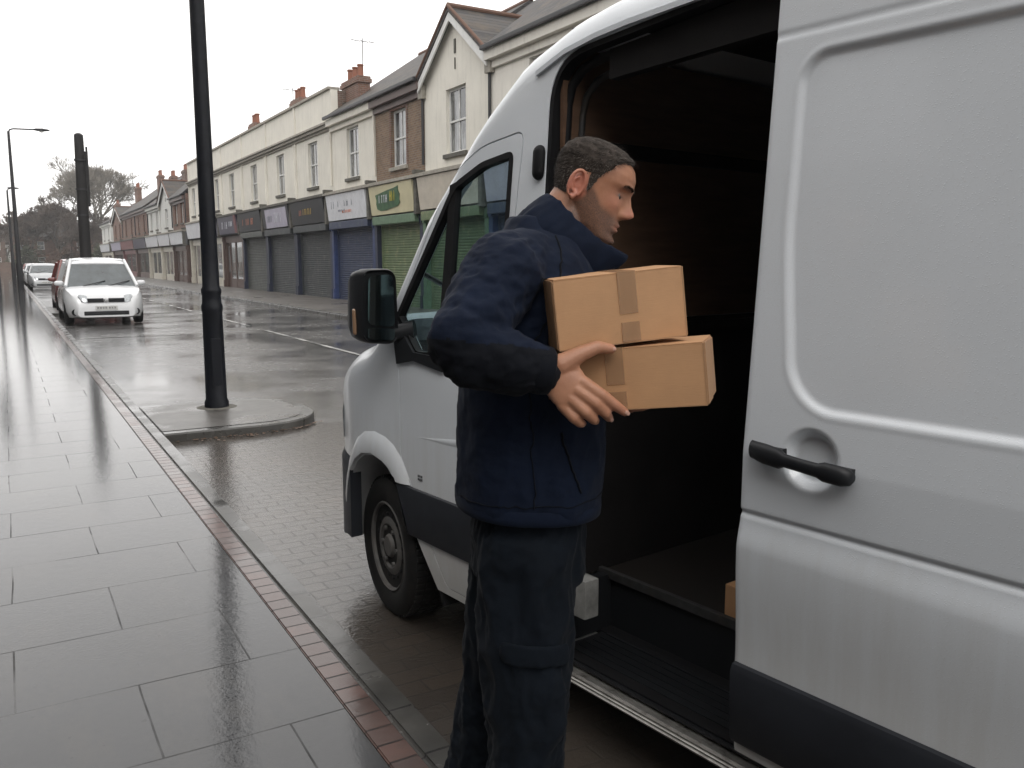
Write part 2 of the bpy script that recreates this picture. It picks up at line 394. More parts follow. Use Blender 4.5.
def applied(o):
    """evaluate modifiers into plain mesh data"""
    bpy.context.view_layer.update()
    dg = bpy.context.evaluated_depsgraph_get()
    me = bpy.data.meshes.new_from_object(o.evaluated_get(dg))
    o.modifiers.clear(); old = o.data; o.data = me; bpy.data.meshes.remove(old)
def boolean(o, cutters, op='DIFFERENCE'):
    for c in cutters:
        md = o.modifiers.new('cut', 'BOOLEAN'); md.operation = op; md.object = c; md.solver = 'EXACT'
    applied(o)
def sharpen(o, ang=30):
    bm = bmesh.new(); bm.from_mesh(o.data); a = radians(ang)
    for f in bm.faces: f.smooth = True
    for e in bm.edges: e.smooth = not (len(e.link_faces) == 2 and e.calc_face_angle(0) > a)
    bm.to_mesh(o.data); bm.free()
def remeshed(o, vox, sm=4, fac=0.5):
    md = o.modifiers.new('remesh', 'REMESH'); md.mode = 'VOXEL'; md.voxel_size = vox; md.use_smooth_shade = True
    if sm:
        s = o.modifiers.new('smooth', 'SMOOTH'); s.iterations = sm; s.factor = fac
    applied(o)
def rm(*obs):
    for o in obs: me = o.data; bpy.data.objects.remove(o); 
# ================================================================ SETTING
ROAD = -0.08
def wet_finish(t, b, v, col, dry_r=(0.16, 0.42), wet_r=0.03, pud=(0.42, 0.56), pscale=0.55, grain=(90, 0.25, 0.002), extra_h=None, ripple=0.10, rip_scale=(26, 16, 26), rip_gain=0.26, cm=None):
    """rain-wet mineral surface: rough stone under a water film that pools in patches"""
    pm = ramp(t, noise_n(t, v, pscale, 5, 0.55), [(pud[0], (0, 0, 0)), (pud[1], (1, 1, 1))])
    rn = noise_n(t, v, 3.5, 6, 0.7)
    r_dry = mth(t, 'MULTIPLY_ADD', rn, dry_r[1]-dry_r[0], dry_r[0])
    mr = t.nodes.new('ShaderNodeMix'); mr.data_type = 'FLOAT'
    t.links.new(pm, mr.inputs['Factor']); t.links.new(r_dry, mr.inputs[2]); mr.inputs[3].default_value = wet_r
    t.links.new(mr.outputs[0], b.inputs['Coat Roughness'])
    b.inputs['Coat Weight'].default_value = 1.0; b.inputs['Coat IOR'].default_value = 1.5
    b.inputs['Roughness'].default_value = 0.65; b.inputs['Specular IOR Level'].default_value = 0.12
    dark = mixc(t, mth(t, 'MULTIPLY', pm, 0.35), col, (0.01, 0.01, 0.01))
    t.links.new(dark, b.inputs['Base Color'])
    g = noise_n(t, v, grain[0], 4, 0.7)
    h1 = g if extra_h is None else mth(t, 'ADD', mth(t, 'MULTIPLY', g, 0.4), extra_h)
    bump(t, b, h1, grain[1], grain[2])
    rp = noise_n(t, coords(t, scale=(rip_scale[0]/10, rip_scale[1]/10, 1)), 4, 3, 0.55)
    rp2 = ramp(t, noise_n(t, v, 75, 3, 0.7), [(0.42, (0, 0, 0)), (0.62, (1, 1, 1))]); rp = mth(t, 'ADD', rp, mth(t, 'MULTIPLY', rp2, 0.17))
    hh = mth(t, 'ADD', mth(t, 'MULTIPLY', h1, mth(t, 'MULTIPLY_ADD', pm, -0.05, 0.06)), mth(t, 'MULTIPLY', rp, 0.9))
    bump(t, b, hh, min(1.0, ripple*rip_gain), 0.0035, 'Coat Normal')
    if cm is not None: t.links.new(mth(t, 'MULTIPLY_ADD', cm, -0.75, 1.0), b.inputs['Coat Weight'])
def brick_node(t, vec, bw, rh, mortar, c1, c2, cm, off=0.5, freq=2, smooth=0.1):
    br = t.nodes.new('ShaderNodeTexBrick'); t.links.new(vec, br.inputs['Vector'])
    br.offset = off; br.offset_frequency = freq
    for k, v in (('Scale', 1.0), ('Mortar Size', mortar), ('Mortar Smooth', smooth), ('Brick Width', bw), ('Row Height', rh), ('Bias', 0.0)): br.inputs[k].default_value = v
    br.inputs['Color1'].default_value = (*c1, 1); br.inputs['Color2'].default_value = (*c2, 1); br.inputs['Mortar'].default_value = (*cm, 1)
    return br
# pavement slabs
m, t, b = node_mat('wet_paving_slabs'); M['slabs'] = m; v = coords(t)
wob = t.nodes.new('ShaderNodeTexNoise'); wob.inputs['Scale'].default_value = 0.9; t.links.new(v, wob.inputs['Vector'])
vm = t.nodes.new('ShaderNodeVectorMath'); vm.operation = 'MULTIPLY_ADD'; t.links.new(wob.outputs['Color'], vm.inputs[0])
vm.inputs[1].default_value = (0.03, 0.03, 0); sh = t.nodes.new('ShaderNodeVectorMath'); sh.operation = 'ADD'; t.links.new(v, sh.inputs[0]); sh.inputs[1].default_value = (0.465, 0.035, 0)
t.links.new(sh.outputs[0], vm.inputs[2])
br = brick_node(t, vm.outputs[0], 0.8, 0.55, 0.0038, (0.034, 0.035, 0.038), (0.021, 0.022, 0.025), (0.006, 0.006, 0.006))
n1 = noise_n(t, v, 1.3, 6, 0.65); n2 = noise_n(t, v, 30, 5, 0.7)
c = mixc(t, ramp(t, n1, [(0.35, (0, 0, 0)), (0.75, (0.5, 0.5, 0.5))]), br.outputs['Color'], (0.026, 0.026, 0.027))
c = mixc(t, mth(t, 'MULTIPLY', n2, 0.18), c, (0.10, 0.10, 0.10))
joint = mth(t, 'SUBTRACT', 1.0, br.outputs['Fac'])
jm = mth(t, 'MULTIPLY', br.outputs['Fac'], ramp(t, noise_n(t, v, 1.7, 4, 0.6), [(0.40, (0.12, 0.12, 0.12)), (0.58, (1, 1, 1))]))
st = ramp(t, noise_n(t, coords(t, scale=(2.2, 0.7, 1)), 1.4, 6, 0.72), [(0.48, (0, 0, 0)), (0.66, (1, 1, 1))]); c = mixc(t, mth(t, 'MULTIPLY', st, 0.6), c, (0.055, 0.05, 0.045))
spots = ramp(t, noise_n(t, v, 22, 2, 0.5), [(0.70, (0, 0, 0)), (0.74, (1, 1, 1))]); c = mixc(t, mth(t, 'MULTIPLY', spots, 0.5), c, (0.012, 0.012, 0.012))
wet_finish(t, b, v, c, dry_r=(0.012, 0.07), wet_r=0.01, pud=(0.36, 0.60), pscale=0.8, grain=(120, 0.35, 0.0035), extra_h=mth(t, 'MULTIPLY', joint, 2.2), cm=jm, ripple=0.60, rip_scale=(60, 36, 1))
# asphalt
m, t, b = node_mat('wet_asphalt'); M['asphalt'] = m; v = coords(t)
c = ramp(t, noise_n(t, v, 1.1, 6, 0.7), [(0.3, (0.030, 0.028, 0.027)), (0.7, (0.055, 0.051, 0.048))])
c = mixc(t, ramp(t, noise_n(t, v, 160, 3, 0.7), [(0.5, (0, 0, 0)), (0.75, (0.4, 0.4, 0.4))]), c, (0.16, 0.15, 0.14))
tr_ = ramp(t, noise_n(t, coords(t, scale=(1.3, 0.12, 1)), 1.0, 5, 0.6), [(0.4, (0, 0, 0)), (0.62, (1, 1, 1))])
c = mixc(t, mth(t, 'MULTIPLY', tr_, 0.35), c, (0.09, 0.084, 0.078))
wet_finish(t, b, v, c, dry_r=(0.16, 0.36), wet_r=0.05, pud=(0.42, 0.66), pscale=0.45, grain=(170, 0.5, 0.004), ripple=0.5, rip_scale=(40, 30, 1))
m, t, b = node_mat('wet_far_paving'); M['farpave'] = m; v = coords(t)
br = brick_node(t, v, 0.6, 0.6, 0.012, (0.10, 0.086, 0.074), (0.07, 0.06, 0.052), (0.03, 0.026, 0.022))
c = mixc(t, ramp(t, noise_n(t, v, 1.2, 6, 0.7), [(0.35, (0, 0, 0)), (0.7, (0.8, 0.8, 0.8))]), br.outputs['Color'], (0.075, 0.066, 0.057))
wet_finish(t, b, v, c, dry_r=(0.38, 0.6), wet_r=0.2, pud=(0.5, 0.7), pscale=0.7, ripple=0.4)
# parking bay setts
m, t, b = node_mat('wet_bay_setts'); M['setts'] = m; v = coords(t)
sw = t.nodes.new('ShaderNodeVectorMath'); sw.operation = 'MULTIPLY_ADD'
nn = t.nodes.new('ShaderNodeTexNoise'); nn.inputs['Scale'].default_value = 5; t.links.new(v, nn.inputs['Vector'])
t.links.new(nn.outputs['Color'], sw.inputs[0]); sw.inputs[1].default_value = (0.03, 0.03, 0); t.links.new(v, sw.inputs[2])
br = brick_node(t, sw.outputs[0], 0.2, 0.1, 0.007, (0.075, 0.056, 0.042), (0.050, 0.039, 0.031), (0.026, 0.022, 0.018), smooth=0.6)
c = mixc(t, ramp(t, noise_n(t, v, 2.0, 6, 0.7), [(0.3, (0.2, 0.2, 0.2)), (0.65, (0.85, 0.85, 0.85))]), br.outputs['Color'], (0.056, 0.047, 0.038))
wet_finish(t, b, v, c, dry_r=(0.03, 0.14), wet_r=0.015, pud=(0.32, 0.56), pscale=0.9, grain=(110, 0.45, 0.004), extra_h=mth(t, 'MULTIPLY', mth(t, 'SUBTRACT', 1.0, br.outputs['Fac']), 0.7), cm=mth(t, 'MULTIPLY', br.outputs['Fac'], 0.35), ripple=2.2, rip_scale=(70, 60, 1))
# brick edging
m, t, b = node_mat('wet_brick_edging'); M['edging'] = m; v = coords(t)
br = brick_node(t, coords(t, loc=(-0.86, 0, 0)), 0.30, 0.105, 0.006, (0.120, 0.058, 0.045), (0.062, 0.040, 0.036), (0.012, 0.011, 0.011), off=0.0, smooth=0.3)
c = mixc(t, ramp(t, noise_n(t, v, 4.0, 6, 0.7), [(0.35, (0, 0, 0)), (0.75, (0.8, 0.8, 0.8))]), br.outputs['Color'], (0.10, 0.07, 0.06))
wet_finish(t, b, v, c, dry_r=(0.10, 0.28), wet_r=0.05, pscale=2.0, pud=(0.5, 0.65), grain=(100, 0.5, 0.004), extra_h=mth(t, 'MULTIPLY', mth(t, 'SUBTRACT', 1.0, br.outputs['Fac']), 2.0), cm=br.outputs['Fac'], ripple=0.5, rip_scale=(60, 60, 1))
# kerb stone (granite blocks)
m, t, b = node_mat('wet_kerb_stone'); M['kerb'] = m; v = coords(t)
br = brick_node(t, coords(t, loc=(5.0, 0.1, 0)), 10.0, 0.30, 0.006, (0.060, 0.058, 0.053), (0.040, 0.039, 0.036), (0.008, 0.008, 0.008), off=0.0, smooth=0.2)
c = mixc(t, ramp(t, noise_n(t, v, 5.0, 6, 0.7), [(0.35, (0, 0, 0)), (0.75, (0.7, 0.7, 0.7))]), br.outputs['Color'], (0.075, 0.07, 0.062))
wet_finish(t, b, v, c, dry_r=(0.18, 0.42), wet_r=0.08, pscale=2.0, pud=(0.5, 0.65), grain=(100, 0.5, 0.004), extra_h=mth(t, 'MULTIPLY', mth(t, 'SUBTRACT', 1.0, br.outputs['Fac']), 1.5), ripple=0.3)
M['islandtop'] = None
m, t, b = node_mat('wet_island_paving'); M['islandtop'] = m; v = coords(t)
c = ramp(t, noise_n(t, v, 3.0, 6, 0.7), [(0.3, (0.05, 0.046, 0.041)), (0.7, (0.085, 0.077, 0.068))])
wet_finish(t, b, v, c, dry_r=(0.25, 0.5), wet_r=0.09, pscale=1.2, pud=(0.5, 0.66), grain=(90, 0.5, 0.004), ripple=0.3)
m, t, b = node_mat('worn_road_paint'); M['paint'] = m; v = coords(t)
c = ramp(t, noise_n(t, v, 14, 6, 0.75), [(0.32, (0.09, 0.085, 0.08)), (0.5, (0.5, 0.5, 0.48))])
wet_finish(t, b, v, c, dry_r=(0.2, 0.4), wet_r=0.1, ripple=0.25)
m, t, b = node_mat('wet_puddle_soil'); M['fieldm'] = m
b.inputs['Base Color'].default_value = (0.05, 0.055, 0.04, 1); b.inputs['Roughness'].default_value = 0.9

def sheet(name, x0, x1, y0, y1, z, mat, kind='structure'):
    bm = BM(); vs_ = [bm.verts.new(p) for p in ((x0, y0, z), (x1, y0, z), (x1, y1, z), (x0, y1, z))]; bm.faces.new(vs_)
    return tag(link(name, bm, mat), kind=kind)
sheet('ground', -1500, 1500, -1500, 1500, -0.12, M['fieldm'])
sheet('road', 1.14, 8.38, -25, 260, ROAD, M['asphalt'])
sheet('parking_bay', 1.14, 3.05, -25, 8.3, ROAD+0.004, M['setts'])
sheet('crossing_road', -60, 60, 155, 260, ROAD-0.006, M['asphalt'])
def slab(name, x0, x1, y0, y1, z, mat, bev=0.0):
    bm = BM(); box(bm, x0, x1, y0, y1, -0.16, z)
    if bev:
        es = [e for e in bm.edges if all(abs(v.co.z-z) < 1e-6 for v in e.verts) and abs(e.verts[0].co.x-e.verts[1].co.x) < 1e-6]
        bmesh.ops.bevel(bm, geom=es, offset=bev, segments=3, affect='EDGES')
    return tag(link(name, bm, mat, smooth=40), kind='structure')
slab('pavement', -4.4, 0.915, -25, 150, 0.0, M['slabs'])
slab('brick_edging', 0.921, 1.022, -25, 150, 0.001, M['edging'], 0.005)
slab('kerb', 1.028, 1.14, -25, 150, 0.002, M['kerb'], 0.014)
slab('far_kerb', 8.38, 8.52, -25, 150, 0.03, M['kerb'], 0.02)
slab('far_pavement', 8.525, 12.0, -25, 150, 0.028, M['farpave'])
# build-out islands between the parking bays, each a kerbed step with a paved top
def island(y0, y1, xo):
    def outline(inset, z):
        r = 0.70-inset; pts = []
        x1 = xo-inset; a0, a1 = y0+inset, y1-inset
        pts.append(Vector((1.142, a0, z)))
        for k in range(9):
            a = -pi/2+pi/2*k/8; pts.append(Vector((x1-r+r*cos(a), a0+r+r*sin(a), z)))
        for k in range(9):
            a = pi/2*k/8; pts.append(Vector((x1-r+r*cos(a), a1-r+r*sin(a), z)))
        pts.append(Vector((1.142, a1, z)))
        return pts
    bm = BM()
    loft(bm, [outline(0, ROAD-0.03), outline(0.0, -0.012), outline(0.012, 0.003), outline(0.12, 0.003)], cap0=False, cap1=True)
    k = tag(link('island_kerb', bm, M['kerb'], smooth=35), kind='structure')
    bm = BM(); bm.faces.new([bm.verts.new(p) for p in outline(0.125, 0.007)])
    tag(link('island_paving', bm, M['islandtop']), kind='structure')
island(8.12, 9.85, 2.72)
island(29.5, 33.0, 3.0)
# road markings
def dash(name, x0, x1, y0, y1): return sheet(name, x0, x1, y0, y1, ROAD+0.008, M['paint'])
for i in range(12): dash('centre_line', 5.25, 5.34, 6+i*8.0, 6+i*8.0+6.6)
dash('bay_marking', 1.3, 3.3, 20.3, 20.42)
# hills beyond the street's end
bm = BM()
n = 60; R1 = [Vector((-260+900*i/n, 330, -1)) for i in range(n+1)]
R2 = [Vector((-260+900*i/n, 420, 9+5*noise.noise(Vector((i*0.21, 0, 0))))) for i in range(n+1)]
R3 = [Vector((-260+900*i/n, 520, -1)) for i in range(n+1)]
loft(bm, [R1, R2, R3], closed=False, cap0=False, cap1=False)
M['hillm'] = P('wooded_hill', (0.07, 0.065, 0.05), 0.95, var=0.5, vscale=0.08)
tag(link('hills', bm, M['hillm'], smooth=60), kind='structure')
# ================================================================ SHOPS across the road
FX = 11.9
def wall_holes(bm, x0, x1, y0, y1, z0, z1, holes):
    """wall slab between x0..x1 with rectangular holes (ya,yb,za,zb)"""
    ys = sorted({y0, y1, *[h[0] for h in holes], *[h[1] for h in holes]})
    for a, b in zip(ys, ys[1:]):
        cuts = sorted([(h[2], h[3]) for h in holes if h[0] <= a+1e-6 and h[1] >= b-1e-6]); z = z0
        for ca, cb in cuts:
            if ca > z+1e-6: box(bm, x0, x1, a, b, z, ca)
            z = cb
        if z1 > z+1e-6: box(bm, x0, x1, a, b, z, z1)
def sash_window(par, yc, w, z0, z1, x, mat_sill, s=1, style='sash'):
    """s=+1: room lies towards +x"""
    bm = BM(); t = 0.07; y0, y1 = yc-w/2, yc+w/2; zm = z0+(z1-z0)*0.5
    xa, xb = (x+0.11*s, x+0.17*s)
    def bx(a, b_, c, d, off=0.0): lo, hi = sorted((xa+off*s, xb+off*s)); box(bm, lo, hi, a, b_, c, d)
    bx(y0, y0+t, z0, z1); bx(y1-t, y1, z0, z1); bx(y0+t, y1-t, z0, z0+t); bx(y0+t, y1-t, z1-t, z1)
    bx(y0+t, y1-t, zm-0.03, zm+0.03, -0.01); bx(yc-0.018, yc+0.018, z0+t, zm-0.03, 0.012); bx(yc-0.018, yc+0.018, zm+0.03, z1-t, 0.012)
    f = link('window', bm, M['sash'], par)
    bm = BM(); lo, hi = sorted((x+0.145*s, x+0.15*s)); box(bm, lo, hi, y0+t-0.01, y1-t+0.01, z0+t-0.01, z1-t+0.01); link('pane', bm, M['pane'], f)
    bm = BM(); lo, hi = sorted((x-0.09*s, x+0.11*s)); box(bm, lo, hi, y0-0.1, y1+0.1, z0-0.13, z0-0.005, bev=0.015); link('sill', bm, mat_sill, f)
    return f
def roller_shutter(par, y0, y1, z0, z1, x, mat, s=1):
    bm = BM(); n = int((z1-z0)/0.085); h = (z1-z0)/n; rows = []
    for i in range(n+1):
        z = z0+i*h
        for dz, dx in ((0, 0.02), (h*0.3, 0.0), (h*0.7, 0.0), (h*0.93, 0.02)):
            if i == n and dz > 0: break
            rows.append([Vector((x+dx*s, y0, z+dz)), Vector((x+dx*s, y1, z+dz))])
    loft(bm, rows, closed=False, cap0=False, cap1=False)
    o = link('roller_shutter', bm, mat, par, smooth=20)
    bm = BM()
    for y in (y0, y1): box(bm, min(x-0.03*s, x+0.03*s), max(x-0.03*s, x+0.03*s), y-0.035, y+0.035, z0, z1)
    lo, hi = sorted((x-0.02*s, x+0.03*s)); box(bm, lo, hi, y0+0.035, y1-0.035, z0, z0+0.07); link('guide_rail', bm, mat, o)
    return o
def marks(par, x, yc, z, w, h, mat, seed, style='script', s=1, mats=None):
    """worn, illegible-at-this-distance lettering built as raised strokes; read from the road (-x side)"""
    r = random.Random(seed); bm = BM(); xx = x-0.012*s; n = max(3, int(w/(h*0.75)))
    for i in range(n):
        y = yc+w/2-(i+0.5)*w/n; ww = w/n*0.62; k = r.choice('IIHTJ'); th_ = h*0.15
        def bx(a, b_, c, d): box(bm, xx-0.006, xx+0.006, y-ww/2+a*ww, y-ww/2+b_*ww, z-h/2+c*h, z-h/2+d*h)
        if k in 'ILHCEMUNO': bx(0.82, 1, 0, 1)
        if k in 'HMUNO': bx(0, 0.18, 0, 1)
        if k in 'LCEUO': bx(0.18, 0.82, 0, 0.16)
        if k in 'CETMNO': bx(0.18, 0.82, 0.84, 1)
        if k in 'HE': bx(0.18, 0.82, 0.42, 0.58)
        if k in 'TM': bx(0.41, 0.59, 0, 0.84)
    return link('lettering', bm, mat, par)
def chimney_on(par, x, y, z0, z1, npots=3, lx=0.5, ly=1.5, brick='redbrick'):
    bm = BM(); box(bm, x-lx/2, x+lx/2, y-ly/2, y+ly/2, z0, z1-0.25)
    box(bm, x-lx/2-0.06, x+lx/2+0.06, y-ly/2-0.06, y+ly/2+0.06, z1-0.25, z1-0.1); box(bm, x-lx/2-0.02, x+lx/2+0.02, y-ly/2-0.02, y+ly/2+0.02, z1-0.1, z1)
    c = link('chimney', bm, M[brick], par)
    for i in range(npots):
        yy = y+(i-(npots-1)/2)*ly/npots*0.9
        bm = BM(); lathe(bm, [(0.15, z1), (0.12, z1+0.08), (0.105, z1+0.42), (0.135, z1+0.45), (0.13, z1+0.5), (0.1, z1+0.5)], (x, yy, 0), 12)
        link('chimney_pot', bm, M['pot'], c, smooth=40)
    return c
def aerial(par, x, y, z, h=1.6):
    bm = BM(); cyl(bm, (x, y, z), (x, y, z+h), 0.018, seg=6); cyl(bm, (x-0.5, y, z+h*0.93), (x+0.5, y, z+h*0.93), 0.012, seg=6)
    for k in range(6): cyl(bm, (x-0.45+k*0.18, y-0.2, z+h*0.93), (x-0.45+k*0.18, y+0.2, z+h*0.93), 0.008, seg=5)
    return link('aerial', bm, M['gutter'], par)
def shop(name, label, y0, y1, wallm='cream', roof='pitch', wins=1, sign='signwhite', shut='blueshut', pil='navy', cat='shop building', box_m=None, front='shutter', x=FX, depth=8.0, eave=7.4, s=1, ridge=None, signz=(3.2, 4.2), cornice=True, sashz=(4.8, 6.7), extra=None, plain=False):
    r = empty(name, (x, (y0+y1)/2, 0.0)); tag(r, label, cat)
    # children are authored in world space; the thing's base carries the offset
    off = Vector((x, (y0+y1)/2, 0))
    kids0 = set(bpy.data.objects)
    yc = (y0+y1)/2; L = y1-y0
    top = 8.5 if roof == 'parapet' else eave
    lo = lambda a, b: sorted((x+a*s, x+b*s))
    ww = 1.3 if wins == 1 else 1.1
    cs = [yc] if wins == 1 else [yc-L*0.22, yc+L*0.22]
    # upper wall
    bm = BM(); holes = [(c_-ww/2, c_+ww/2, sashz[0], sashz[1]) for c_ in cs]
    a, b_ = lo(0, 0.3); wall_holes(bm, a, b_, y0+0.003, y1-0.003, signz[1]+0.16, top, holes)
    if roof == 'gable':
        gz = eave+1.55
        pts = [(x, y0+0.003, eave), (x, y1-0.003, eave), (x, yc, gz)]
        prism(bm, pts, (0.3*s, 0, 0))
    link('wall', bm, M[wallm], r)
    a, b_ = lo(0.31, depth); bm = BM(); box(bm, a, b_, y0+0.01, y1-0.01, signz[1]+0.05, top-0.02)
    a, b_ = lo(1.6, depth); box(bm, a, b_, y0+0.01, y1-0.01, 0.0, signz[1]+0.05)
    link('building_body', bm, M['darkbrick'], r)
    for c_ in cs: sash_window(r, c_, ww, sashz[0], sashz[1], x, M['stonedark'] if wallm != 'stock' else M['stone'], s)
    if wallm in ('stock', 'redbrick'):
        bm = BM(); 
        for c_ in cs:
            a, b_ = lo(-0.02, 0.0); box(bm, a, b_, c_-ww/2-0.12, c_+ww/2+0.12, sashz[1]+0.002, sashz[1]+0.24)
            box(bm, a, b_, c_-ww/2-0.12, c_-ww/2, sashz[0], sashz[1]); box(bm, a, b_, c_+ww/2, c_+ww/2+0.12, sashz[0], sashz[1])
        link('brick_arch', bm, M['redbrick'], r)
    # roof
    if roof in ('pitch', 'gable'):
        rz = ridge or eave+2.9; xm = depth/2
        if roof == 'pitch':
            bm = BM(); pr = [(x-0.28*s, y0, eave-0.02), (x+xm*s, y0, rz), (x+(depth+0.2)*s, y0, eave-0.02), (x+(depth+0.2)*s, y0, eave-0.12), (x+xm*s, y0, rz-0.14), (x-0.28*s, y0, eave-0.12)]
            prism(bm, pr, (0, L, 0)); ro = link('roof', bm, M['slate'], r)
            bm = BM(); cyl(bm, (x+xm*s, y0, rz+0.0), (x+xm*s, y1, rz+0.0), 0.09, seg=8); link('ridge_tiles', bm, M['ridge'], ro)
            bm = BM(); a, b_ = lo(-0.40, -0.285); box(bm, a, b_, y0, y1, eave-0.17, eave-0.05, bev=0.03); link('gutter', bm, M['gutter'], r)
            bm = BM(); a, b_ = lo(-0.26, -0.004); box(bm, a, b_, y0+0.004, y1-0.004, eave-0.42, eave-0.17); a, b_ = lo(-0.1, -0.004); box(bm, a, b_, y0+0.004, y1-0.004, eave-0.62, eave-0.425); link('eaves_board', bm, M[wallm] if wallm not in ('stock', 'redbrick') else M['brownpaint'], r)
        else:
            gz = eave+1.6; bm = BM()
            pr = [(x-0.25*s, y0-0.1, eave-0.05), (x-0.25*s, yc, gz+0.03), (x-0.25*s, y1+0.1, eave-0.05), (x-0.25*s, y1+0.1, eave-0.17), (x-0.25*s, yc, gz-0.1), (x-0.25*s, y0-0.1, eave-0.17)]
            prism(bm, pr, (4.4*s, 0, 0)); ro = link('roof', bm, M['slate'], r)
            bm = BM()
            pr = [(x+0.28*s, y0+0.01, eave+0.15), (x+xm*s, y0+0.01, rz), (x+(depth+0.2)*s, y0+0.01, eave-0.02), (x+(depth+0.2)*s, y0+0.01, eave-0.12), (x+0.28*s, y0+0.01, eave)]
            prism(bm, pr, (0, L-0.02, 0)); link('roof', bm, M['slate'], r)
            bm = BM(); cyl(bm, (x-0.25*s, yc, gz+0.06), (x+4.1*s, yc, gz+0.06), 0.08, seg=8)
            for ye in (y0-0.1, y1+0.1): cyl(bm, (x-0.24*s, ye, eave-0.02), (x-0.24*s, yc, gz+0.06), 0.05, seg=8)
            link('ridge_tiles', bm, M['ridge'], ro)
            bm = BM()
            for ye in (y0-0.06, y1+0.06):
                pr = [(x-0.22*s, ye, eave-0.18), (x-0.22*s, yc, gz-0.12), (x-0.22*s, yc, gz-0.36), (x-0.22*s, ye, eave-0.46)]
                prism(bm, pr, (0.05*s, 0, 0))
            link('barge_board', bm, M['sash'], r)
            a, b_ = lo(-0.16, -0.01)
            for q0, q1 in ((y0-0.16, y0+0.14), (y1-0.14, y1+0.16)): bm = BM(); box(bm, q0 and a, b_, q0, q1, eave-0.62, eave-0.2); link('corbel', bm, M['stone'], r)
            bm = BM(); a, b_ = lo(-0.03, -0.003); box(bm, a, b_, yc-0.05, yc+0.05, eave+0.35, eave+0.75); box(bm, a, b_, yc-0.02, yc+0.02, eave-0.1, eave+0.22); link('wall_vent', bm, M['stonedark'], r)
    else:
        bm = BM(); a, b_ = lo(-0.26, -0.003); box(bm, a, b_, y0, y1, 7.12, 7.2); a, b_ = lo(-0.18, -0.003); box(bm, a, b_, y0+0.002, y1-0.002, 7.0, 7.118); a, b_ = lo(-0.08, -0.003); box(bm, a, b_, y0+0.004, y1-0.004, 6.9, 6.998)
        link('cornice', bm, M['stone'], r)
        bm = BM(); a, b_ = lo(-0.1, 0.4); box(bm, a, b_, y0, y1, 8.5, 8.6); link('coping', bm, M['stone'], r)
        bm = BM(); a, b_ = lo(-0.06, -0.002); box(bm, a, b_, y1-0.17, y1-0.005, 4.4, 6.9); box(bm, a, b_, y1-0.17, y1-0.005, 7.21, 8.5); link('pilaster', bm, M[wallm], r)
        bm = BM(); pr = [(x+0.5*s, y0, 8.0), (x+4*s, y0, 9.2), (x+depth*s, y0, 8.0), (x+depth*s, y0, 7.9), (x+0.5*s, y0, 7.9)]
        prism(bm, pr, (0, L, 0)); link('roof', bm, M['slate'], r)
    # shop front
    z0s, z1s = signz
    tilt = 0.12
    bm = BM(); 
    prism(bm, [(x-0.30*s, y0+0.22, z0s), (x-0.16*s, y0+0.22, z0s), (x-0.16*s, y0+0.22, z1s), (x-(0.30+tilt)*s, y0+0.22, z1s)], (0, L-0.44, 0))
    sg = link('sign_board', bm, M[sign], r)
    bm = BM(); a, b_ = lo(-0.48, -0.002); box(bm, a, b_, y0+0.01, y1-0.01, z1s+0.02, z1s+0.09); a, b_ = lo(-0.38, -0.002); box(bm, a, b_, y0+0.012, y1-0.012, z1s+0.092, z1s+0.15); link('fascia_cornice', bm, M['stone'] if sign in ('signcream', 'signpink', 'signwhite') else M['stonedark'], r)
    bm = BM(); a, b_ = lo(-0.155, -0.002); box(bm, a, b_, y0+0.012, y1-0.012, z0s-0.05, z1s+0.018); link('fascia_backing', bm, M['lead'], r)
    bm = BM(); a, b_ = lo(-0.34, -0.003)
    for ye in (y0+0.1,): 
        box(bm, a, b_, ye-0.085, ye+0.11, z0s-0.1, z1s+0.015)
        a2, b2 = lo(-0.5, -0.01); box(bm, a2+0.1*(s > 0), b2-0.1*(s < 0), ye-0.08, ye+0.09, z1s+0.155, z1s+0.29, bev=0.03)
    link('corbel', bm, M['stonedark'], r)
    for ye in (y0+0.12, y1-0.12):
        bm = BM()
        a, b_ = lo(-0.12, 0.28); box(bm, a, b_, ye-0.115, ye+0.115, 0.03, z0s-0.11, bev=0.01); a, b_ = lo(-0.16, -0.12); box(bm, a, b_, ye-0.09, ye+0.09, 0.03, 0.45); box(bm, a, b_, ye-0.09, ye+0.09, z0s-0.4, z0s-0.12)
        link('shop_pilaster', bm, M[pil], r)
    bm = BM(); a, b_ = lo(0.9, 1.0); box(bm, a, b_, y0+0.24, y1-0.24, 0.03, z0s); link('shop_interior', bm, M['shopdark'], r)
    if front == 'shutter':
        bm = BM(); a, b_ = lo(-0.30, 0.0); box(bm, a, b_, y0+0.24, y1-0.24, z0s-0.34, z0s-0.055, bev=0.02); link('shutter_box', bm, M[box_m or shut], r)
        ys = yc+L*0.0
        roller_shutter(r, y0+0.32, y1-0.32, 0.03, z0s-0.3, x+0.06*s, M[shut], s)
    else:
        # glazed shopfront: door bay, stall riser, mullions
        bm = BM(); a, b_ = lo(0.02, 0.12)
        box(bm, a, b_, y0+0.24, y1-0.24, z0s-0.5, z0s-0.1); box(bm, a, b_, y0+0.24, y1-1.4, 0.03, 0.55)
        for yy in (y0+0.28, yc-0.2, y1-1.45, y1-0.3): box(bm, a-0.012, b_+0.012, yy-0.05, yy+0.05, 0.03, z0s-0.5)
        link('shopfront_frame', bm, M[pil if front == 'glass' else 'creampaint'], r)
        bm = BM(); a, b_ = lo(0.06, 0.075); box(bm, a, b_, y0+0.33, y1-1.5, 0.56, z0s-0.51); link('shop_window', bm, M['pane'], r)
        bm = BM(); a, b_ = lo(0.14, 0.19); box(bm, a, b_, y1-1.39, y1-0.36, 0.04, z0s-0.52); dr = link('door', bm, M['brownpaint'], r)
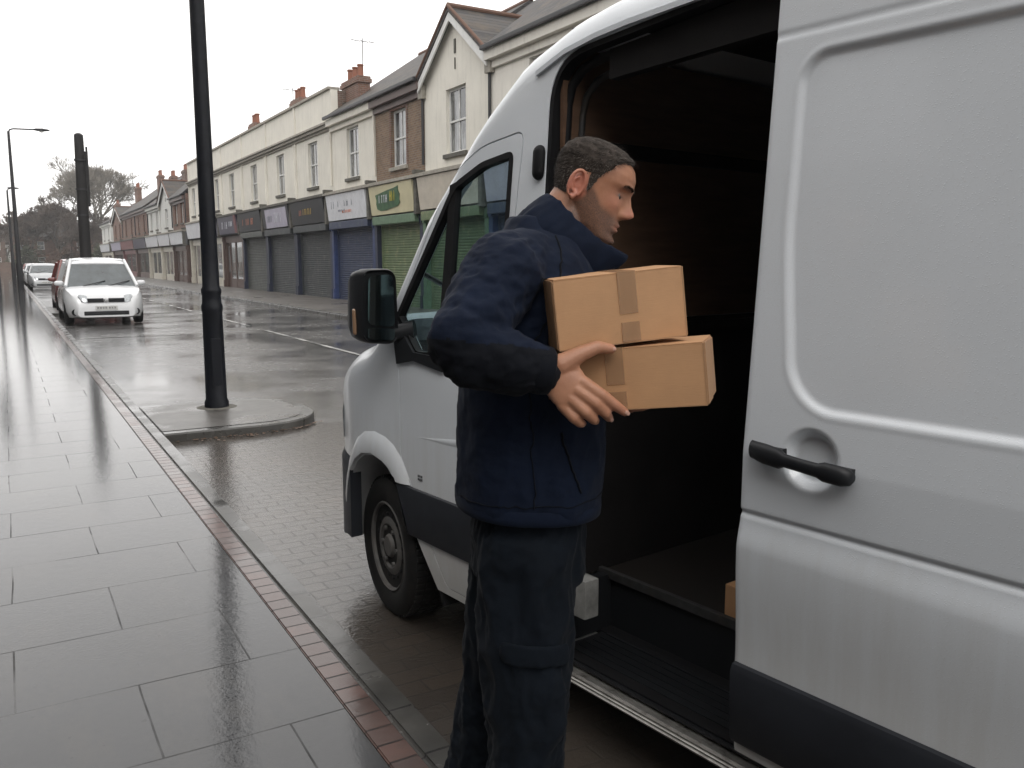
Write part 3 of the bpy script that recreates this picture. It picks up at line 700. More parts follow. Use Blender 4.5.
        bm = BM(); a, b_ = lo(0.12, 0.135); box(bm, a, b_, y1-1.22, y1-0.53, 0.9, z0s-0.7); link('pane', bm, M['pane'], dr)
    # rain pipe
    bm = BM(); zt = (eave-0.2) if roof != 'parapet' else 6.85
    tube(bm, [(x-0.06*s, y0+0.03, z1s+0.45), (x-0.06*s, y0+0.03, zt)], 0.045, 8); link('downpipe', bm, M['gutter'] if wallm in ('stock', 'redbrick') or roof == 'gable' else M[wallm], r)
    if extra: extra(r, sg, yc, L)
    for o in set(bpy.data.objects)-kids0:
        if o.parent == r: o.location -= off
        elif o.parent is not None and o.parent.parent == r: pass
    return r
def e_white(r, sg, yc, L):
    marks(sg, FX-0.37, yc, 3.85, 1.7, 0.30, M['greyink'], 3); marks(sg, FX-0.35, yc-0.1, 3.5, 1.1, 0.1, M['orange'], 5); marks(sg, FX-0.37, yc+0.4, 3.55, 0.8, 0.08, M['greyink'], 8)
    marks(sg, FX-0.37, yc+1.45, 3.8, 0.4, 0.3, M['greyink'], 11)
def e_green(r, sg, yc, L):
    bm = BM(); rr = random.Random(4); pts = []
    base = [(1.45, 3.45), (1.5, 3.62), (1.42, 3.75), (1.5, 3.93), (0.9, 3.98), (0.2, 4.04), (-0.5, 4.08), (-0.95, 4.13), (-0.9, 4.0), (-1.02, 3.85), (-0.92, 3.7), (-0.98, 3.58), (-0.7, 3.48), (-0.2, 3.44), (0.5, 3.38), (1.1, 3.38)]
    for y, z in base: pts.append((FX-0.30-0.12*(z-3.2)-0.016, yc+y*0.85, z-0.05))
    prism(bm, pts, (0.01, 0, 0)); link('paint_splash', bm, M['splash'], sg)
    marks(sg, FX-0.395, yc+0.55, 3.72, 0.8, 0.26, M['paleink'], 21); marks(sg, FX-0.395, yc-0.3, 3.78, 0.55, 0.34, M['yellowink'], 23)
def e_gold(r, sg, yc, L):
    marks(sg, FX-0.37, yc-0.15, 3.72, 1.3, 0.26, M['gold'], 31); marks(sg, FX-0.37, yc+0.95, 3.7, 0.7, 0.24, M['orange'], 33)
def e_lilac(r, sg, yc, L):
    bm = BM(); prism(bm, [(FX-0.31, yc-2.0, 3.22), (FX-0.325, yc-2.0, 3.22), (FX-0.425, yc-2.0, 4.12), (FX-0.41, yc-2.0, 4.12)], (0, 3.7, 0)); link('poster_panel', bm, M['signlilac'], sg)
    marks(sg, FX-0.385, yc-0.6, 3.7, 1.5, 0.5, M['paleink'], 41); marks(sg, FX-0.385, yc+0.9, 3.65, 0.9, 0.3, M['greyink'], 43)
def e_red(r, sg, yc, L): marks(sg, FX-0.37, yc+0.1, 3.7, 2.6, 0.34, M['orange'], 51)
def e_purple(r, sg, yc, L):
    bm = BM(); prism(bm, [(FX-0.31, yc-2.28, 3.2), (FX-0.33, yc-2.28, 3.2), (FX-0.45, yc-2.28, 4.2), (FX-0.41, yc-2.28, 4.2)], (0, 0.5, 0)); link('end_panel', bm, M['signred'], sg)
    marks(sg, FX-0.38, yc+0.7, 3.7, 1.6, 0.4, M['paleink'], 61); marks(sg, FX-0.38, yc-0.9, 3.75, 1.0, 0.28, M['paleink'], 63)
# near end, right to left in the photograph
G1 = 'shops of the long terrace across the road'
B = {}
B['r3'] = shop('shop_building', 'cream rendered shop hidden furthest right beyond the white van', 5.7, 10.9, 'cream2', sign='signwhite', shut='greyshut', pil='creampaint')
B['r2'] = shop('shop_building', 'cream rendered shop seen only through the van cab beside the gabled one, second along', 10.9, 16.0, 'cream2', sign='signblack', shut='blueshut', pil='blue')
B['r1'] = shop('shop_building', 'cream rendered shop with brown slate roof, right of the steep gable', 16.0, 21.2, 'cream2', sign='signlilac', shut='blueshut', pil='blue', ridge=10.6)
B['g'] = shop('shop_building', 'cream shop with a steep pointed gable and white barge boards above one sash window', 21.2, 25.6, 'cream', roof='gable', sign='signpink', shut='greenshut', pil='tealgreen', eave=7.3)
B['b'] = shop('shop_building', 'narrow brown brick shop with green splashed cream sign and green shutter', 25.6, 29.8, 'stock', sign='signcream', shut='greenshut', pil='navy', box_m='tealgreen', extra=e_green, ridge=10.3)
B['c1'] = shop('shop_building', 'cream shop with white sign board over a blue roller shutter, under a slate roof', 29.8, 34.6, 'cream', sign='signwhite', shut='blueshut', pil='blue', extra=e_white, ridge=10.3)
B['p1'] = shop('shop_building', 'parapet shop with black sign board in gold lettering over a dark shutter', 34.6, 39.7, 'cream', 'parapet', sign='signblack', shut='darkshut', pil='navy', extra=e_gold)
B['p2'] = shop('shop_building', 'parapet shop with pale lilac poster sign over a grey shutter', 39.7, 44.8, 'cream', 'parapet', sign='signblack', shut='darkshut', pil='navy', extra=e_lilac)
B['p3'] = shop('shop_building', 'parapet shop with orange lettering on a dark sign, greenish grey shutter', 44.8, 50.0, 'cream', 'parapet', sign='signblack', shut='greyshut', pil='navy', extra=e_red)
B['p4'] = shop('shop_building', 'parapet shop with purple grey sign ending in a red panel over a glazed front', 50.0, 55.3, 'cream', 'parapet', sign='signpurple', front='glass', pil='brownpaint', extra=e_purple)
B['p5'] = shop('shop_building', 'parapet shop with two sash windows and purple sign just right of the black lamp column', 55.3, 60.6, 'cream', 'parapet', wins=2, sign='signpurple', front='cream', pil='creampaint')
B['p6'] = shop('shop_building', 'end shop of the parapet terrace with white sign, left of the black lamp column', 60.6, 66.0, 'cream', 'parapet', wins=2, sign='signwhite', front='cream', pil='creampaint')
chimney_on(B['c1'], 0.9, 1.9, 7.8, 8.85, 3, ly=1.9); aerial(B['c1'], 1.5, 2.6, 9.0, 1.7)
chimney_on(B['p2'], 0.8, -1.0, 8.0, 9.2, 3); chimney_on(B['p3'], 0.8, 2.2, 8.0, 9.2, 3, ly=1.2); aerial(B['p2'], 1.2, 1.5, 8.6, 1.6)
B['f1'] = shop('shop_building', 'red brick shop house in the farther row, right of the white gabled one', 67.6, 73.5, 'redbrick', wins=2, sign='signwhite', front='glass', pil='brownpaint', eave=6.6, ridge=10.3, sashz=(4.5, 6.0), signz=(2.9, 3.8))
B['f2'] = shop('shop_building', 'off white gabled house of the farther row with white shop fronts', 73.5, 79.6, 'offwhite', 'gable', wins=1, sign='signwhite', front='cream', pil='creampaint', eave=6.6, sashz=(4.4, 5.9), signz=(2.9, 3.8))
B['f3'] = shop('shop_building', 'off white flat fronted house of the farther row beside the white gable', 79.6, 87.0, 'offwhite', wins=2, sign='signwhite', front='cream', pil='creampaint', eave=6.6, ridge=9.8, sashz=(4.4, 5.9), signz=(2.9, 3.8))
B['f4'] = shop('shop_building', 'red brick house of the farther row with a grey sign and tall chimney', 87.0, 96.0, 'redbrick', wins=2, sign='signpurple', front='glass', pil='brownpaint', eave=6.8, ridge=10.0, sashz=(4.4, 6.0), signz=(2.9, 3.8))
B['f5'] = shop('shop_building', 'brick house of the farther row with a dark red sign board', 96.0, 107.0, 'redbrick', wins=2, sign='signred', front='glass', pil='signred', eave=6.8, ridge=10.0, sashz=(4.4, 6.0), signz=(2.9, 3.8))
B['f6'] = shop('shop_building', 'small brick gabled house near the far end of the row', 107.0, 117.0, 'redbrick', 'gable', wins=2, sign='signlilac', front='glass', pil='brownpaint', eave=6.4, sashz=(4.4, 5.9), signz=(2.9, 3.8))
B['f7'] = shop('shop_building', 'white painted house at the very end of the far row', 119.0, 131.0, 'offwhite', wins=2, sign='signwhite', front='glass', pil='creampaint', eave=6.6, ridge=9.4, sashz=(4.4, 5.9), signz=(2.9, 3.8))
chimney_on(B['f2'], 2.2, 2.6, 7.5, 9.4, 3, brick='darkbrick'); chimney_on(B['f4'], 2.5, 3.5, 7.5, 10.3, 3, brick='redbrick'); chimney_on(B['f4'], 2.5, -4.0, 7.5, 9.6, 3, brick='redbrick')
chimney_on(B['f6'], 2.0, -3.8, 7.0, 10.0, 4, ly=2.0, brick='redbrick'); chimney_on(B['f7'], 2.0, 4, 7.0, 9.4, 3, brick='redbrick')
# near side of the street: the terrace the photographer walks beside
LX = -4.3
for i, (a, b_, wm, sg_, sh_, lab) in enumerate([
    (-19, -13.5, 'stock', 'signblack', 'greyshut', 'brown brick shop behind the photographer, furthest back on the near pavement'),
    (-13.5, -8, 'cream', 'signwhite', 'darkshut', 'cream shop behind the photographer with a white sign'),
    (-8, -2.5, 'redbrick', 'signred', 'greyshut', 'red brick shop on the near pavement just behind the photographer'),
    (-2.5, 3, 'stock', 'signblack', 'darkshut', 'brown brick shop on the near pavement directly opposite the van'),
    (3, 8.5, 'stock', 'signwhite', 'greyshut', 'brown brick shop on the near pavement with white sign and grey shutter'),
    (8.5, 14, 'cream', 'signpurple', 'darkshut', 'cream shop on the near pavement beside the lamp column'),
    (14, 20, 'redbrick', 'signblack', 'blueshut', 'red brick shop on the near pavement with a blue shutter')]):
    shop('shop_building', lab, a, b_, wm, sign=sg_, shut=sh_, pil='navy', x=LX, s=-1)
for i in range(6):
    a = 20+i*14
    shop('shop_building', ['brown brick', 'cream rendered', 'red brick'][i % 3]+' block on the near pavement, '+['first', 'second', 'third', 'fourth', 'fifth', 'sixth'][i]+' beyond the parked white car', a, a+14, ['stock', 'cream', 'redbrick'][i % 3], wins=2, sign='signblack', shut='darkshut', pil='navy', x=LX-i*0.35, s=-1)
# ================================================================ STREET FURNITURE
def lamp_column(loc, label):
    r = empty('street_lamp', loc); tag(r, label, 'street lamp')
    bm = BM()
    lathe(bm, [(0.125, 0), (0.125, 0.06), (0.11, 0.1), (0.106, 0.5), (0.102, 1.02), (0.109, 1.05), (0.109, 1.09), (0.098, 1.12), (0.095, 1.20), (0.103, 1.23), (0.103, 1.26), (0.088, 1.29), (0.083, 1.6), (0.074, 4.0), (0.062, 7.0), (0.055, 8.0)], seg=28)
    link('column', bm, M['pole'], r, smooth=35)
    bm = BM(); box(bm, -0.05, 0.05, -0.111, -0.098, 0.25, 0.75, bev=0.006); link('service_door', bm, M['pole'], r)
    bm = BM(); lathe(bm, [(0.21, 0.004), (0.19, 0.008), (0.13, 0.010), (0.1, 0.010)], seg=20); link('base_collar', bm, M['stonedark'], r)
    bm = BM(); tube(bm, [(0, 0, 7.9), (0.1, 0, 8.25), (0.6, 0, 8.5), (1.3, 0, 8.55)], 0.035, 10); link('bracket_arm', bm, M['pole'], r, smooth=60)
    bm = BM(); lathe(bm, [(0.02, 1.25), (0.09, 1.3), (0.13, 1.5), (0.10, 1.85), (0.02, 1.95)], (0, 0, 8.55), 16, axis='x'); link('lamp_head', bm, M['polegrey'], r, smooth=60)
    return r
lamp_column((1.86, 9.38, 0.003), 'thick black cast lamp column with collar rings on the kerbed build-out before the van')
def tall_lamp(x, y, h, arm, label, r0=0.11):
    r = empty('street_lamp', (x, y, 0)); tag(r, label, 'street lamp', 'tall thin street lamps along the near pavement')
    bm = BM(); lathe(bm, [(r0*1.3, 0), (r0*1.3, 1.4), (r0, 1.5), (r0*0.55, h-0.5), (r0*0.5, h-0.1)], seg=14); link('column', bm, M['polegrey'], r, smooth=35)
    bm = BM(); box(bm, -0.06, 0.06, -r0*1.3-0.008, -r0*1.2, 0.4, 1.1); link('service_door', bm, M['polegrey'], r)
    bm = BM(); tube(bm, [(0, 0, h-0.2), (0.06, 0, h-0.02), (0.25, 0, h+0.05), (arm, 0, h+0.08)], 0.04, 8); link('bracket_arm', bm, M['polegrey'], r, smooth=60)
    bm = BM(); rings = []
    for k, (dx, w, t_) in enumerate([(0, 0.05, 0.03), (0.12, 0.13, 0.07), (0.45, 0.16, 0.09), (0.75, 0.09, 0.05), (0.82, 0.02, 0.02)]):
        rings.append([Vector((arm-0.1+dx, w*cos(a*pi/4), h+0.09+t_*sin(a*pi/4))) for a in range(8)])
    loft(bm, rings); hd = link('lamp_head', bm, M['polegrey'], r, smooth=60)
    bm = BM(); lathe(bm, [(0.11, 0.0), (0.1, -0.05), (0.02, -0.08)], (arm+0.3, 0, h+0.02), 12); link('lamp_glass', bm, M['lampglass'], hd, smooth=60)
tall_lamp(0.74, 57.0, 8.95, 1.35, 'tall grey street lamp with a curved arm reaching over the parked cars', 0.13)
tall_lamp(0.62, 80.0, 7.3, 0.12, 'farther and shorter of the two thin lamp columns at the left edge', 0.12)
# thick black telegraph style post behind the white car
r = empty('utility_post', (2.25, 30.6, 0)); tag(r, 'thick blunt black post with cable casing, standing behind the white car', 'post'); r.rotation_euler = (0, radians(0.5), 0)
bm = BM(); lathe(bm, [(0.17, 0), (0.165, 2), (0.15, 4.2), (0.135, 5.4), (0.13, 5.5), (0.06, 5.55)], seg=18); link('shaft', bm, M['creose'], r, smooth=35)
bm = BM(); box(bm, 0.11, 0.23, -0.06, 0.06, 3.3, 5.0, bev=0.015); cyl(bm, (0.2, 0, 4.9), (0.2, 0, 5.15), 0.03, seg=8); link('cable_casing', bm, M['creose'], r)
for z in (3.0, 3.8, 4.7): bm = BM(); lathe(bm, [(0.175, z), (0.175, z+0.05)], seg=16); link('strap', bm, M['gutter'], r)
# dark post cut by the left edge of the photograph
r = empty('sign_post', (-0.42, 70.0, 0)); tag(r, 'dark post carrying a narrow banner, cut off by the left edge', 'post')
bm = BM(); lathe(bm, [(0.14, 0), (0.13, 1.5), (0.09, 1.6), (0.08, 11.5), (0.03, 11.6)], seg=12); link('shaft', bm, M['polegrey'], r, smooth=35)
bm = BM(); box(bm, -0.62, 0.16, -0.03, 0.03, 7.8, 10.9, bev=0.01); link('banner', bm, M['polegrey'], r)

# ================================================================ CARS
def wheel(par, x, y, rad, w, side, tread='tyre', rim='alloy', seg=32):
    c = Vector((x, y, rad)); o = -1 if side < 0 else 1
    we = empty('wheel', c); we.parent = par
    bm = BM(); lathe(bm, [(rad*0.66, -w/2*0.9), (rad*0.9, -w/2), (rad*0.97, -w/2*0.85), (rad, -w/2*0.5), (rad, w/2*0.5), (rad*0.97, w/2*0.85), (rad*0.9, w/2), (rad*0.66, w/2*0.9)], seg=seg, axis='y'); link('tyre', bm, M[tread], we, smooth=35)
    bm = BM(); lathe(bm, [(rad*0.66, w/2*0.55*o), (rad*0.64, w/2*0.8*o), (rad*0.58, w/2*0.5*o), (rad*0.2, w/2*0.7*o), (0.02, w/2*0.75*o)], seg=seg, axis='y')
    for k in range(5):
        a = 2*pi*k/5; m_ = Matrix.Rotation(a, 3, 'Y')
        box(bm, -rad*0.07, rad*0.07, w/2*0.6*o-0.012, w/2*0.6*o+0.028, rad*0.12, rad*0.6); 
        bmesh.ops.rotate(bm, verts=bm.verts[-8:], cent=(0, 0, 0), matrix=m_)
    link('rim', bm, M[rim], we, smooth=35)
    return we
def car(loc, rz, label, paint, W_=1.78, L_=4.2, Hh=1.6, kind='mpv', group=None, cat='car', plates=True):
    """x forward, y left; profile lofted across the width"""
    r = empty('parked_car', loc, rz); tag(r, label, cat, group)
    hw = W_/2
    if kind == 'mpv': up = [(-L_/2+0.12, 0.95), (-L_/2+0.35, Hh-0.12), (-L_/2+0.75, Hh-0.01), (-0.2, Hh), (0.45, Hh-0.05), (1.28, 0.98)]
    else: up = [(-L_/2+0.3, 0.9), (-L_/2+0.9, Hh-0.12), (-L_/2+1.3, Hh-0.01), (-0.2, Hh), (0.3, Hh-0.05), (1.1, 0.95)]
    hood = [(1.30, 0.98), (1.7, 0.90), (L_/2-0.16, 0.76), (L_/2-0.04, 0.60), (L_/2, 0.42), (L_/2-0.03, 0.24)]
    base = [(L_/2-0.25, 0.18), (-L_/2+0.25, 0.18), (-L_/2, 0.3), (-L_/2-0.0, 0.6), (-L_/2+0.05, 0.92)]
    low = [(-L_/2+0.10, 0.94)] + [(1.29, 0.99)] + hood + base
    # lower body: cross sections along x
    def section(x):
        top = lin_tab([(-L_/2, 0.80), (-L_/2+0.1, 0.95), (1.3, 0.99), (1.75, 0.90), (L_/2-0.14, 0.76), (L_/2-0.03, 0.6), (L_/2, 0.45)], x)
        bot = lin_tab([(-L_/2, 0.32), (-L_/2+0.25, 0.19), (L_/2-0.3, 0.17), (L_/2, 0.22)], x)
        t_ = max(0, (abs(x)-(L_/2-0.75))/0.75); ww_ = hw*(1-0.30*t_**2.6)
        pts = []
        for y, zf in ((0, 0), (0.72, 0), (0.93, 0.05), (1.0, 0.25), (1.0, 0.55), (0.985, 0.8), (0.93, 0.96), (0.8, 1.0), (0.4, 1.025), (0, 1.035)):
            pts.append((y*ww_, bot+(top-bot)*zf))
        return [Vector((x, y, z)) for y, z in pts] + [Vector((x, -y, z)) for y, z in pts[::-1][1:-1]]
    xs = [-L_/2, -L_/2+0.04, -L_/2+0.12, -L_/2+0.3, -L_/2+0.6] + [-L_/2+0.6+(L_-1.2)*k/14 for k in range(1, 14)] + [L_/2-0.6, L_/2-0.4, L_/2-0.25, L_/2-0.14, L_/2-0.07, L_/2-0.02, L_/2]
    bm = BM(); loft(bm, [section(x) for x in xs]); body = link('body', bm, M[paint], r, smooth=45)
    wx = (L_/2-0.78, -L_/2+0.75); R_ = 0.315
    cut = []
    for x in wx:
        bm = BM(); cyl(bm, (x, -hw-0.1, R_), (x, -hw+0.28, R_), R_+0.045, seg=28); cyl(bm, (x, hw-0.28, R_), (x, hw+0.1, R_), R_+0.045, seg=28)
        c_ = link('cutter', bm, M[paint]); c_.parent = r; cut.append(c_)
    boolean(body, cut); [bpy.data.objects.remove(c_) for c_ in cut]; sharpen(body, 35)
    # greenhouse: glass core, painted roof, pillars
    def gh(inset, grow, tab):
        rings = []
        for x, z in tab:
            k = (z-0.95)/(Hh-0.95); wy = hw*(0.93-0.17*max(0, k))-inset
            rings.append((x, wy, z))
        return rings
    tab = up
    bm = BM(); n = len(tab)
    pro = [(x, z) for x, z in tab]
    L1 = [Vector((x, hw*(0.93-0.24*max(0, (z-0.95)/(Hh-0.95)))-0.01, z)) for x, z in pro]; L2 = [Vector((p.x, -p.y, p.z)) for p in L1]
    loft(bm, [L1, L2]); glass = link('windows', bm, M['carglass'], r)
    bm = BM(); rt_ = [(x, z) for x, z in tab if z > Hh-0.2]; rr = []
    xs_ = [rt_[0][0]-0.03] + [rt_[0][0]+0.06+(rt_[-1][0]-rt_[0][0]-0.02)*k/8 for k in range(9)] + [rt_[-1][0]+0.12]
    for x in xs_:
        z = lin_tab(tab, x)+0.015; wy = hw*(0.93-0.24*((z-0.95)/(Hh-0.95)))+0.015
        rr.append([Vector((x, wy*a, z-0.045*abs(a)**3-(0.05 if abs(a) == 1 else 0)+0.02)) for a in (-1, -0.97, -0.85, -0.5, 0, 0.5, 0.85, 0.97, 1)] + [Vector((x, wy*a, z-0.06)) for a in (0.9, -0.9)])
    loft(bm, rr); link('roof', bm, M[paint], r, smooth=50)
    for s in (-1, 1):
        def pp(i, dy=0.0):
            p = L1[i]; return Vector((p.x, s*(p.y+dy), p.z+0.01))
        for a, b_, w_ in ((pp(-1), pp(-2), 0.045), (pp(0), pp(1), 0.06)):
            bm = BM(); tube(bm, [a, b_], w_, 8); link('pillar', bm, M[paint], r, smooth=50)
        for fx in (0.22, -0.75):
            zt = lin_tab(tab, fx)-0.03; y1 = hw*(0.93-0.24*((zt-0.95)/(Hh-0.95)))
            bm = BM(); box(bm, fx-0.035, fx+0.035, s*(y1-0.02) if s > 0 else s*(y1+0.05), s*(y1+0.05) if s > 0 else s*(y1-0.02), 0.96, zt); link('pillar', bm, M[paint], r)
    # front face
    bm = BM(); xf = L_/2
    for s in (-1, 1):
        rings = []
        for k in range(7):
            a = k/6; y = s*(hw*0.46+a*hw*0.44); x = xf-0.045-0.34*a**2.2; h_ = 0.06+0.06*sin(pi*min(1, a+0.25)); z = 0.66+0.05*a
            rings.append([Vector((x-0.02, y, z-h_)), Vector((x+0.03, y, z-h_*0.6)), Vector((x+0.03-0.04, y, z+h_*0.6)), Vector((x-0.08, y, z+h_))])
        bm2 = BM(); loft(bm2, rings); link('headlight', bm2, M['headlamp'], r, smooth=50)
    bm = BM(); box(bm, xf-0.16, xf-0.005, -hw*0.46, -0.06, 0.60, 0.70, bev=0.008); box(bm, xf-0.16, xf-0.005, 0.06, hw*0.46, 0.60, 0.70, bev=0.008)
    for z in (0.625, 0.66): box(bm, xf-0.02, xf+0.001, -hw*0.44, hw*0.44, z, z+0.008)
    link('grille', bm, M['blkplas'], r)
    bm = BM(); box(bm, xf-0.2, xf+0.012, -hw*0.56, hw*0.56, 0.265, 0.375, bev=0.03); 
    link('lower_intake', bm, M['blkplas'], r)
    for s in (-1, 1):
        bm = BM(); lathe(bm, [(0.085, -0.1), (0.085, 0.02), (0.07, 0.022), (0.05, 0.0)], (xf-0.10, s*hw*0.76, 0.345), 16, axis='x'); link('fog_lamp', bm, M['blkplas'], r, smooth=40)
    if plates:
        bm = BM(); box(bm, xf-0.01, xf+0.02, -0.26, 0.26, 0.40, 0.51, bev=0.005); pl = link('number_plate', bm, M['plate'], r)
        bm = BM()
        for k in range(7):
            y = -0.20+k*0.063+(0.02 if k > 3 else 0)
            box(bm, xf+0.02, xf+0.023, y-0.018, y-0.008, 0.425, 0.485); box(bm, xf+0.02, xf+0.023, y+0.008, y+0.018, 0.425, 0.485); box(bm, xf+0.02, xf+0.023, y-0.008, y+0.008, 0.45, 0.46)
        link('lettering', bm, M['mark'], pl)
    bm = BM(); lathe(bm, [(0.055, 0), (0.055, 0.02), (0.03, 0.025)], (xf-0.005, 0, 0.66), 16, axis='x'); link('round_badge', bm, M['chrome'], r, smooth=30)
    for s in (-1, 1):
        bm = BM(); capsule(bm, (0.98, s*(hw+0.0), 1.06), (0.98, s*(hw+0.10), 1.07), 0.075, 0.065, flat=(Vector((1, 0, 0)), 0.6)); box(bm, 0.95, 1.0, min(s*(hw-0.08), s*(hw+0.05)), max(s*(hw-0.08), s*(hw+0.05)), 1.0, 1.04); link('wing_mirror', bm, M[paint], r, smooth=50)
    bm = BM()
    for y in (-0.45, 0.15): tube(bm, [(1.34, y, 1.0), (1.12, y+0.55, 1.13)], 0.012, 6)
    link('wiper', bm, M['blkplas'], r)
    for s in (-1, 1):
        for fx in (0.95, -0.05, -0.85): bm = BM(); box(bm, fx-0.004, fx+0.004, min(s*(hw-0.01), s*(hw+0.002)), max(s*(hw-0.01), s*(hw+0.002)), 0.35, 0.9); link('door_seam', bm, M['rubber'], r)
    for s in (-1, 1):
        bm = BM(); box(bm, -L_/2-0.012, -L_/2+0.1, min(s*hw*0.7, s*hw*0.9), max(s*hw*0.7, s*hw*0.9), 0.62, 0.9, bev=0.01); link('tail_light', bm, M['carred'], r)
    for x in wx:
        for s in (-1, 1): wheel(r, x, s*(hw-0.12), R_, 0.21, s)
    r.scale = (1, 1, 1)
    return r
E90 = radians(-90)
c = car((2.2, 26.45, ROAD+0.004), E90, 'clean white people carrier facing the camera, nearest of the parked cars', 'carwhite', W_=1.9, L_=4.3, Hh=1.72)
c = car((2.30, 32.6, ROAD), E90, 'dark red hatchback mostly hidden behind the white people carrier', 'carred', W_=1.9, L_=4.2, Hh=1.72)
c = car((2.05, 58.5, ROAD), E90, 'silver white hatchback parked further up, facing the camera beside the tall lamp', 'carsilver', W_=1.85, L_=4.2, Hh=1.52, kind='hatch')
c = car((2.0, 68.0, ROAD), E90, 'pale car parked behind the silver hatchback with its front in shade', 'carwhite', W_=1.8, L_=4.2, Hh=1.5, kind='hatch')
c = car((2.0, 76.0, ROAD), E90, 'small red car in the kerbside row, furthest from the camera', 'carred', W_=1.8, L_=4.2, Hh=1.5, kind='hatch')
c = car((7.35, 82.0, ROAD), radians(90), 'pale silver car parked on the far side before the white gabled house', 'carsilver', W_=1.8, L_=4.3, Hh=1.5, kind='hatch')

# ================================================================ TREES and the end of the street
M['bark'] = P('winter_bark', (0.085, 0.07, 0.055), 0.9, var=0.3, vscale=6)
M['twigpale'] = P('pale_bare_twigs', (0.20, 0.18, 0.15), 0.9, var=0.3)
M['twig'] = P('bare_twigs', (0.10, 0.075, 0.058), 0.9, var=0.3)
M['ivy'] = P('dull_evergreen_leaves', (0.07, 0.075, 0.045), 0.8, var=0.5, vscale=0.6)
def bare_tree(x, y, h, spread, seed, label, depth=6, dense=False, twigw=0.02, tw='twig'):
    rr = random.Random(seed); r = empty('bare_tree', (x, y, 0)); tag(r, label, 'tree', 'bare winter trees beyond the end of the street')
    bt = BM(); bc = BM(); leaf = BM()
    def seg(bm, p, q, a, b_, n): tube(bm, [p, (p+q)/2+Vector((rr.uniform(-1, 1), rr.uniform(-1, 1), 0))*(q-p).length*0.05, q], [a, (a+b_)/2, b_], n, caps=False)
    def grow(p, d, L, rad, lv):
        q = p+d*L; seg(bt if lv <= 1 else bc, p, q, rad, rad*0.68, 7 if lv < 2 else (4 if lv < 4 else 3))
        if lv >= depth:
            return
        nch = 5 if lv == 0 else rr.choice((3, 3, 4)) if lv < 2 else rr.choice((2, 3, 3, 4))
        for k in range(nch):
            az = rr.uniform(0, 2*pi) if lv > 1 else 2*pi*(k+rr.uniform(-.2, .2))/nch; tl = (rr.uniform(0.25, 0.7) if lv > 0 else rr.uniform(0.4, 0.6))*spread
            u, w = frame_for(d); nd = (d*cos(tl)+(u*cos(az)+w*sin(az))*sin(tl)); nd.z += 0.18; nd.normalize()
            grow(p+d*L*rr.uniform(0.65 if lv else 0.85, 1.0), nd, L*rr.uniform(0.62, 0.82), max(twigw, rad*0.6), lv+1)
    grow(Vector((0, 0, 0)), Vector((rr.uniform(-.05, .05), 0, 1)).normalized(), h*0.27, h*0.022, 0)
    tr = link('trunk', bt, M['bark'], r, smooth=50); cr = link('crown', bc, M[tw], r, smooth=50)
    return r
bare_tree(13.0, 153, 21.5, 1.15, 14, 'large bare tree with a pale twiggy crown behind the black post', 8, twigw=0.028, tw='twigpale')
bare_tree(7.6, 151, 13.0, 1.25, 5, 'dense brown bare tree left of the pale twiggy one', 8, twigw=0.035)
bare_tree(3.6, 152.5, 11.0, 1.25, 21, 'lower brown bare tree at the left end of the tree row', 8, twigw=0.05)
bare_tree(10.9, 148, 9.5, 1.3, 33, 'low brown bare tree between the big crown and the dense one', 7, twigw=0.05)
bare_tree(0.6, 200, 10.5, 1.3, 35, 'small bare tree at the left frame edge behind the thin lamps', 7, twigw=0.06)
bare_tree(18.5, 178, 12.5, 1.3, 36, 'bare tree rising over the last roofs of the far row', 7, twigw=0.05)
def shrub(x, y, w, h, seed, label, mat):
    rr = random.Random(seed); o = empty('evergreen_bush', (x, y, 0)); tag(o, label, 'bush', 'bushes at the end of the street')
    bm = BM()
    for i in range(1500):
        a, b_, c_ = rr.gauss(0, 0.4), rr.gauss(0, 0.35), rr.random()**0.8
        p = Vector((a*w*(1.15-c_*0.6), b_*w*0.5, c_*h*(0.85+0.15*sin(a*9+seed)))); s_ = rr.uniform(0.12, 0.3)
        u = Vector((rr.gauss(0, 1), rr.gauss(0, 1), rr.gauss(0, 1))).normalized(); v1, v2 = frame_for(u)
        bm.faces.new([bm.verts.new(p+v1*s_), bm.verts.new(p+v2*s_), bm.verts.new(p-v1*s_*0.7)])
    link('foliage', bm, mat, o)
    bm = BM(); cyl(bm, (0, 0, 0), (0, 0, h*0.6), 0.12, 0.05, 6); link('stem', bm, M['bark'], o)
M['ivyb'] = P('brown_hedge_leaves', (0.10, 0.06, 0.04), 0.85, var=0.5, vscale=0.6)
shrub(3.0, 150, 3.4, 4.6, 1, 'green bush left of the brick house closing the street', M['ivy'])
shrub(8.4, 148, 4.0, 4.0, 2, 'brown hedge bush in front of the brick house', M['ivyb'])
shrub(12.6, 144, 3.2, 4.4, 3, 'yellowish green bush beside the black post', M['ivy'])
shrub(16.5, 146, 3.4, 5.4, 4, 'tall bush against the last white house', M['ivyb'])
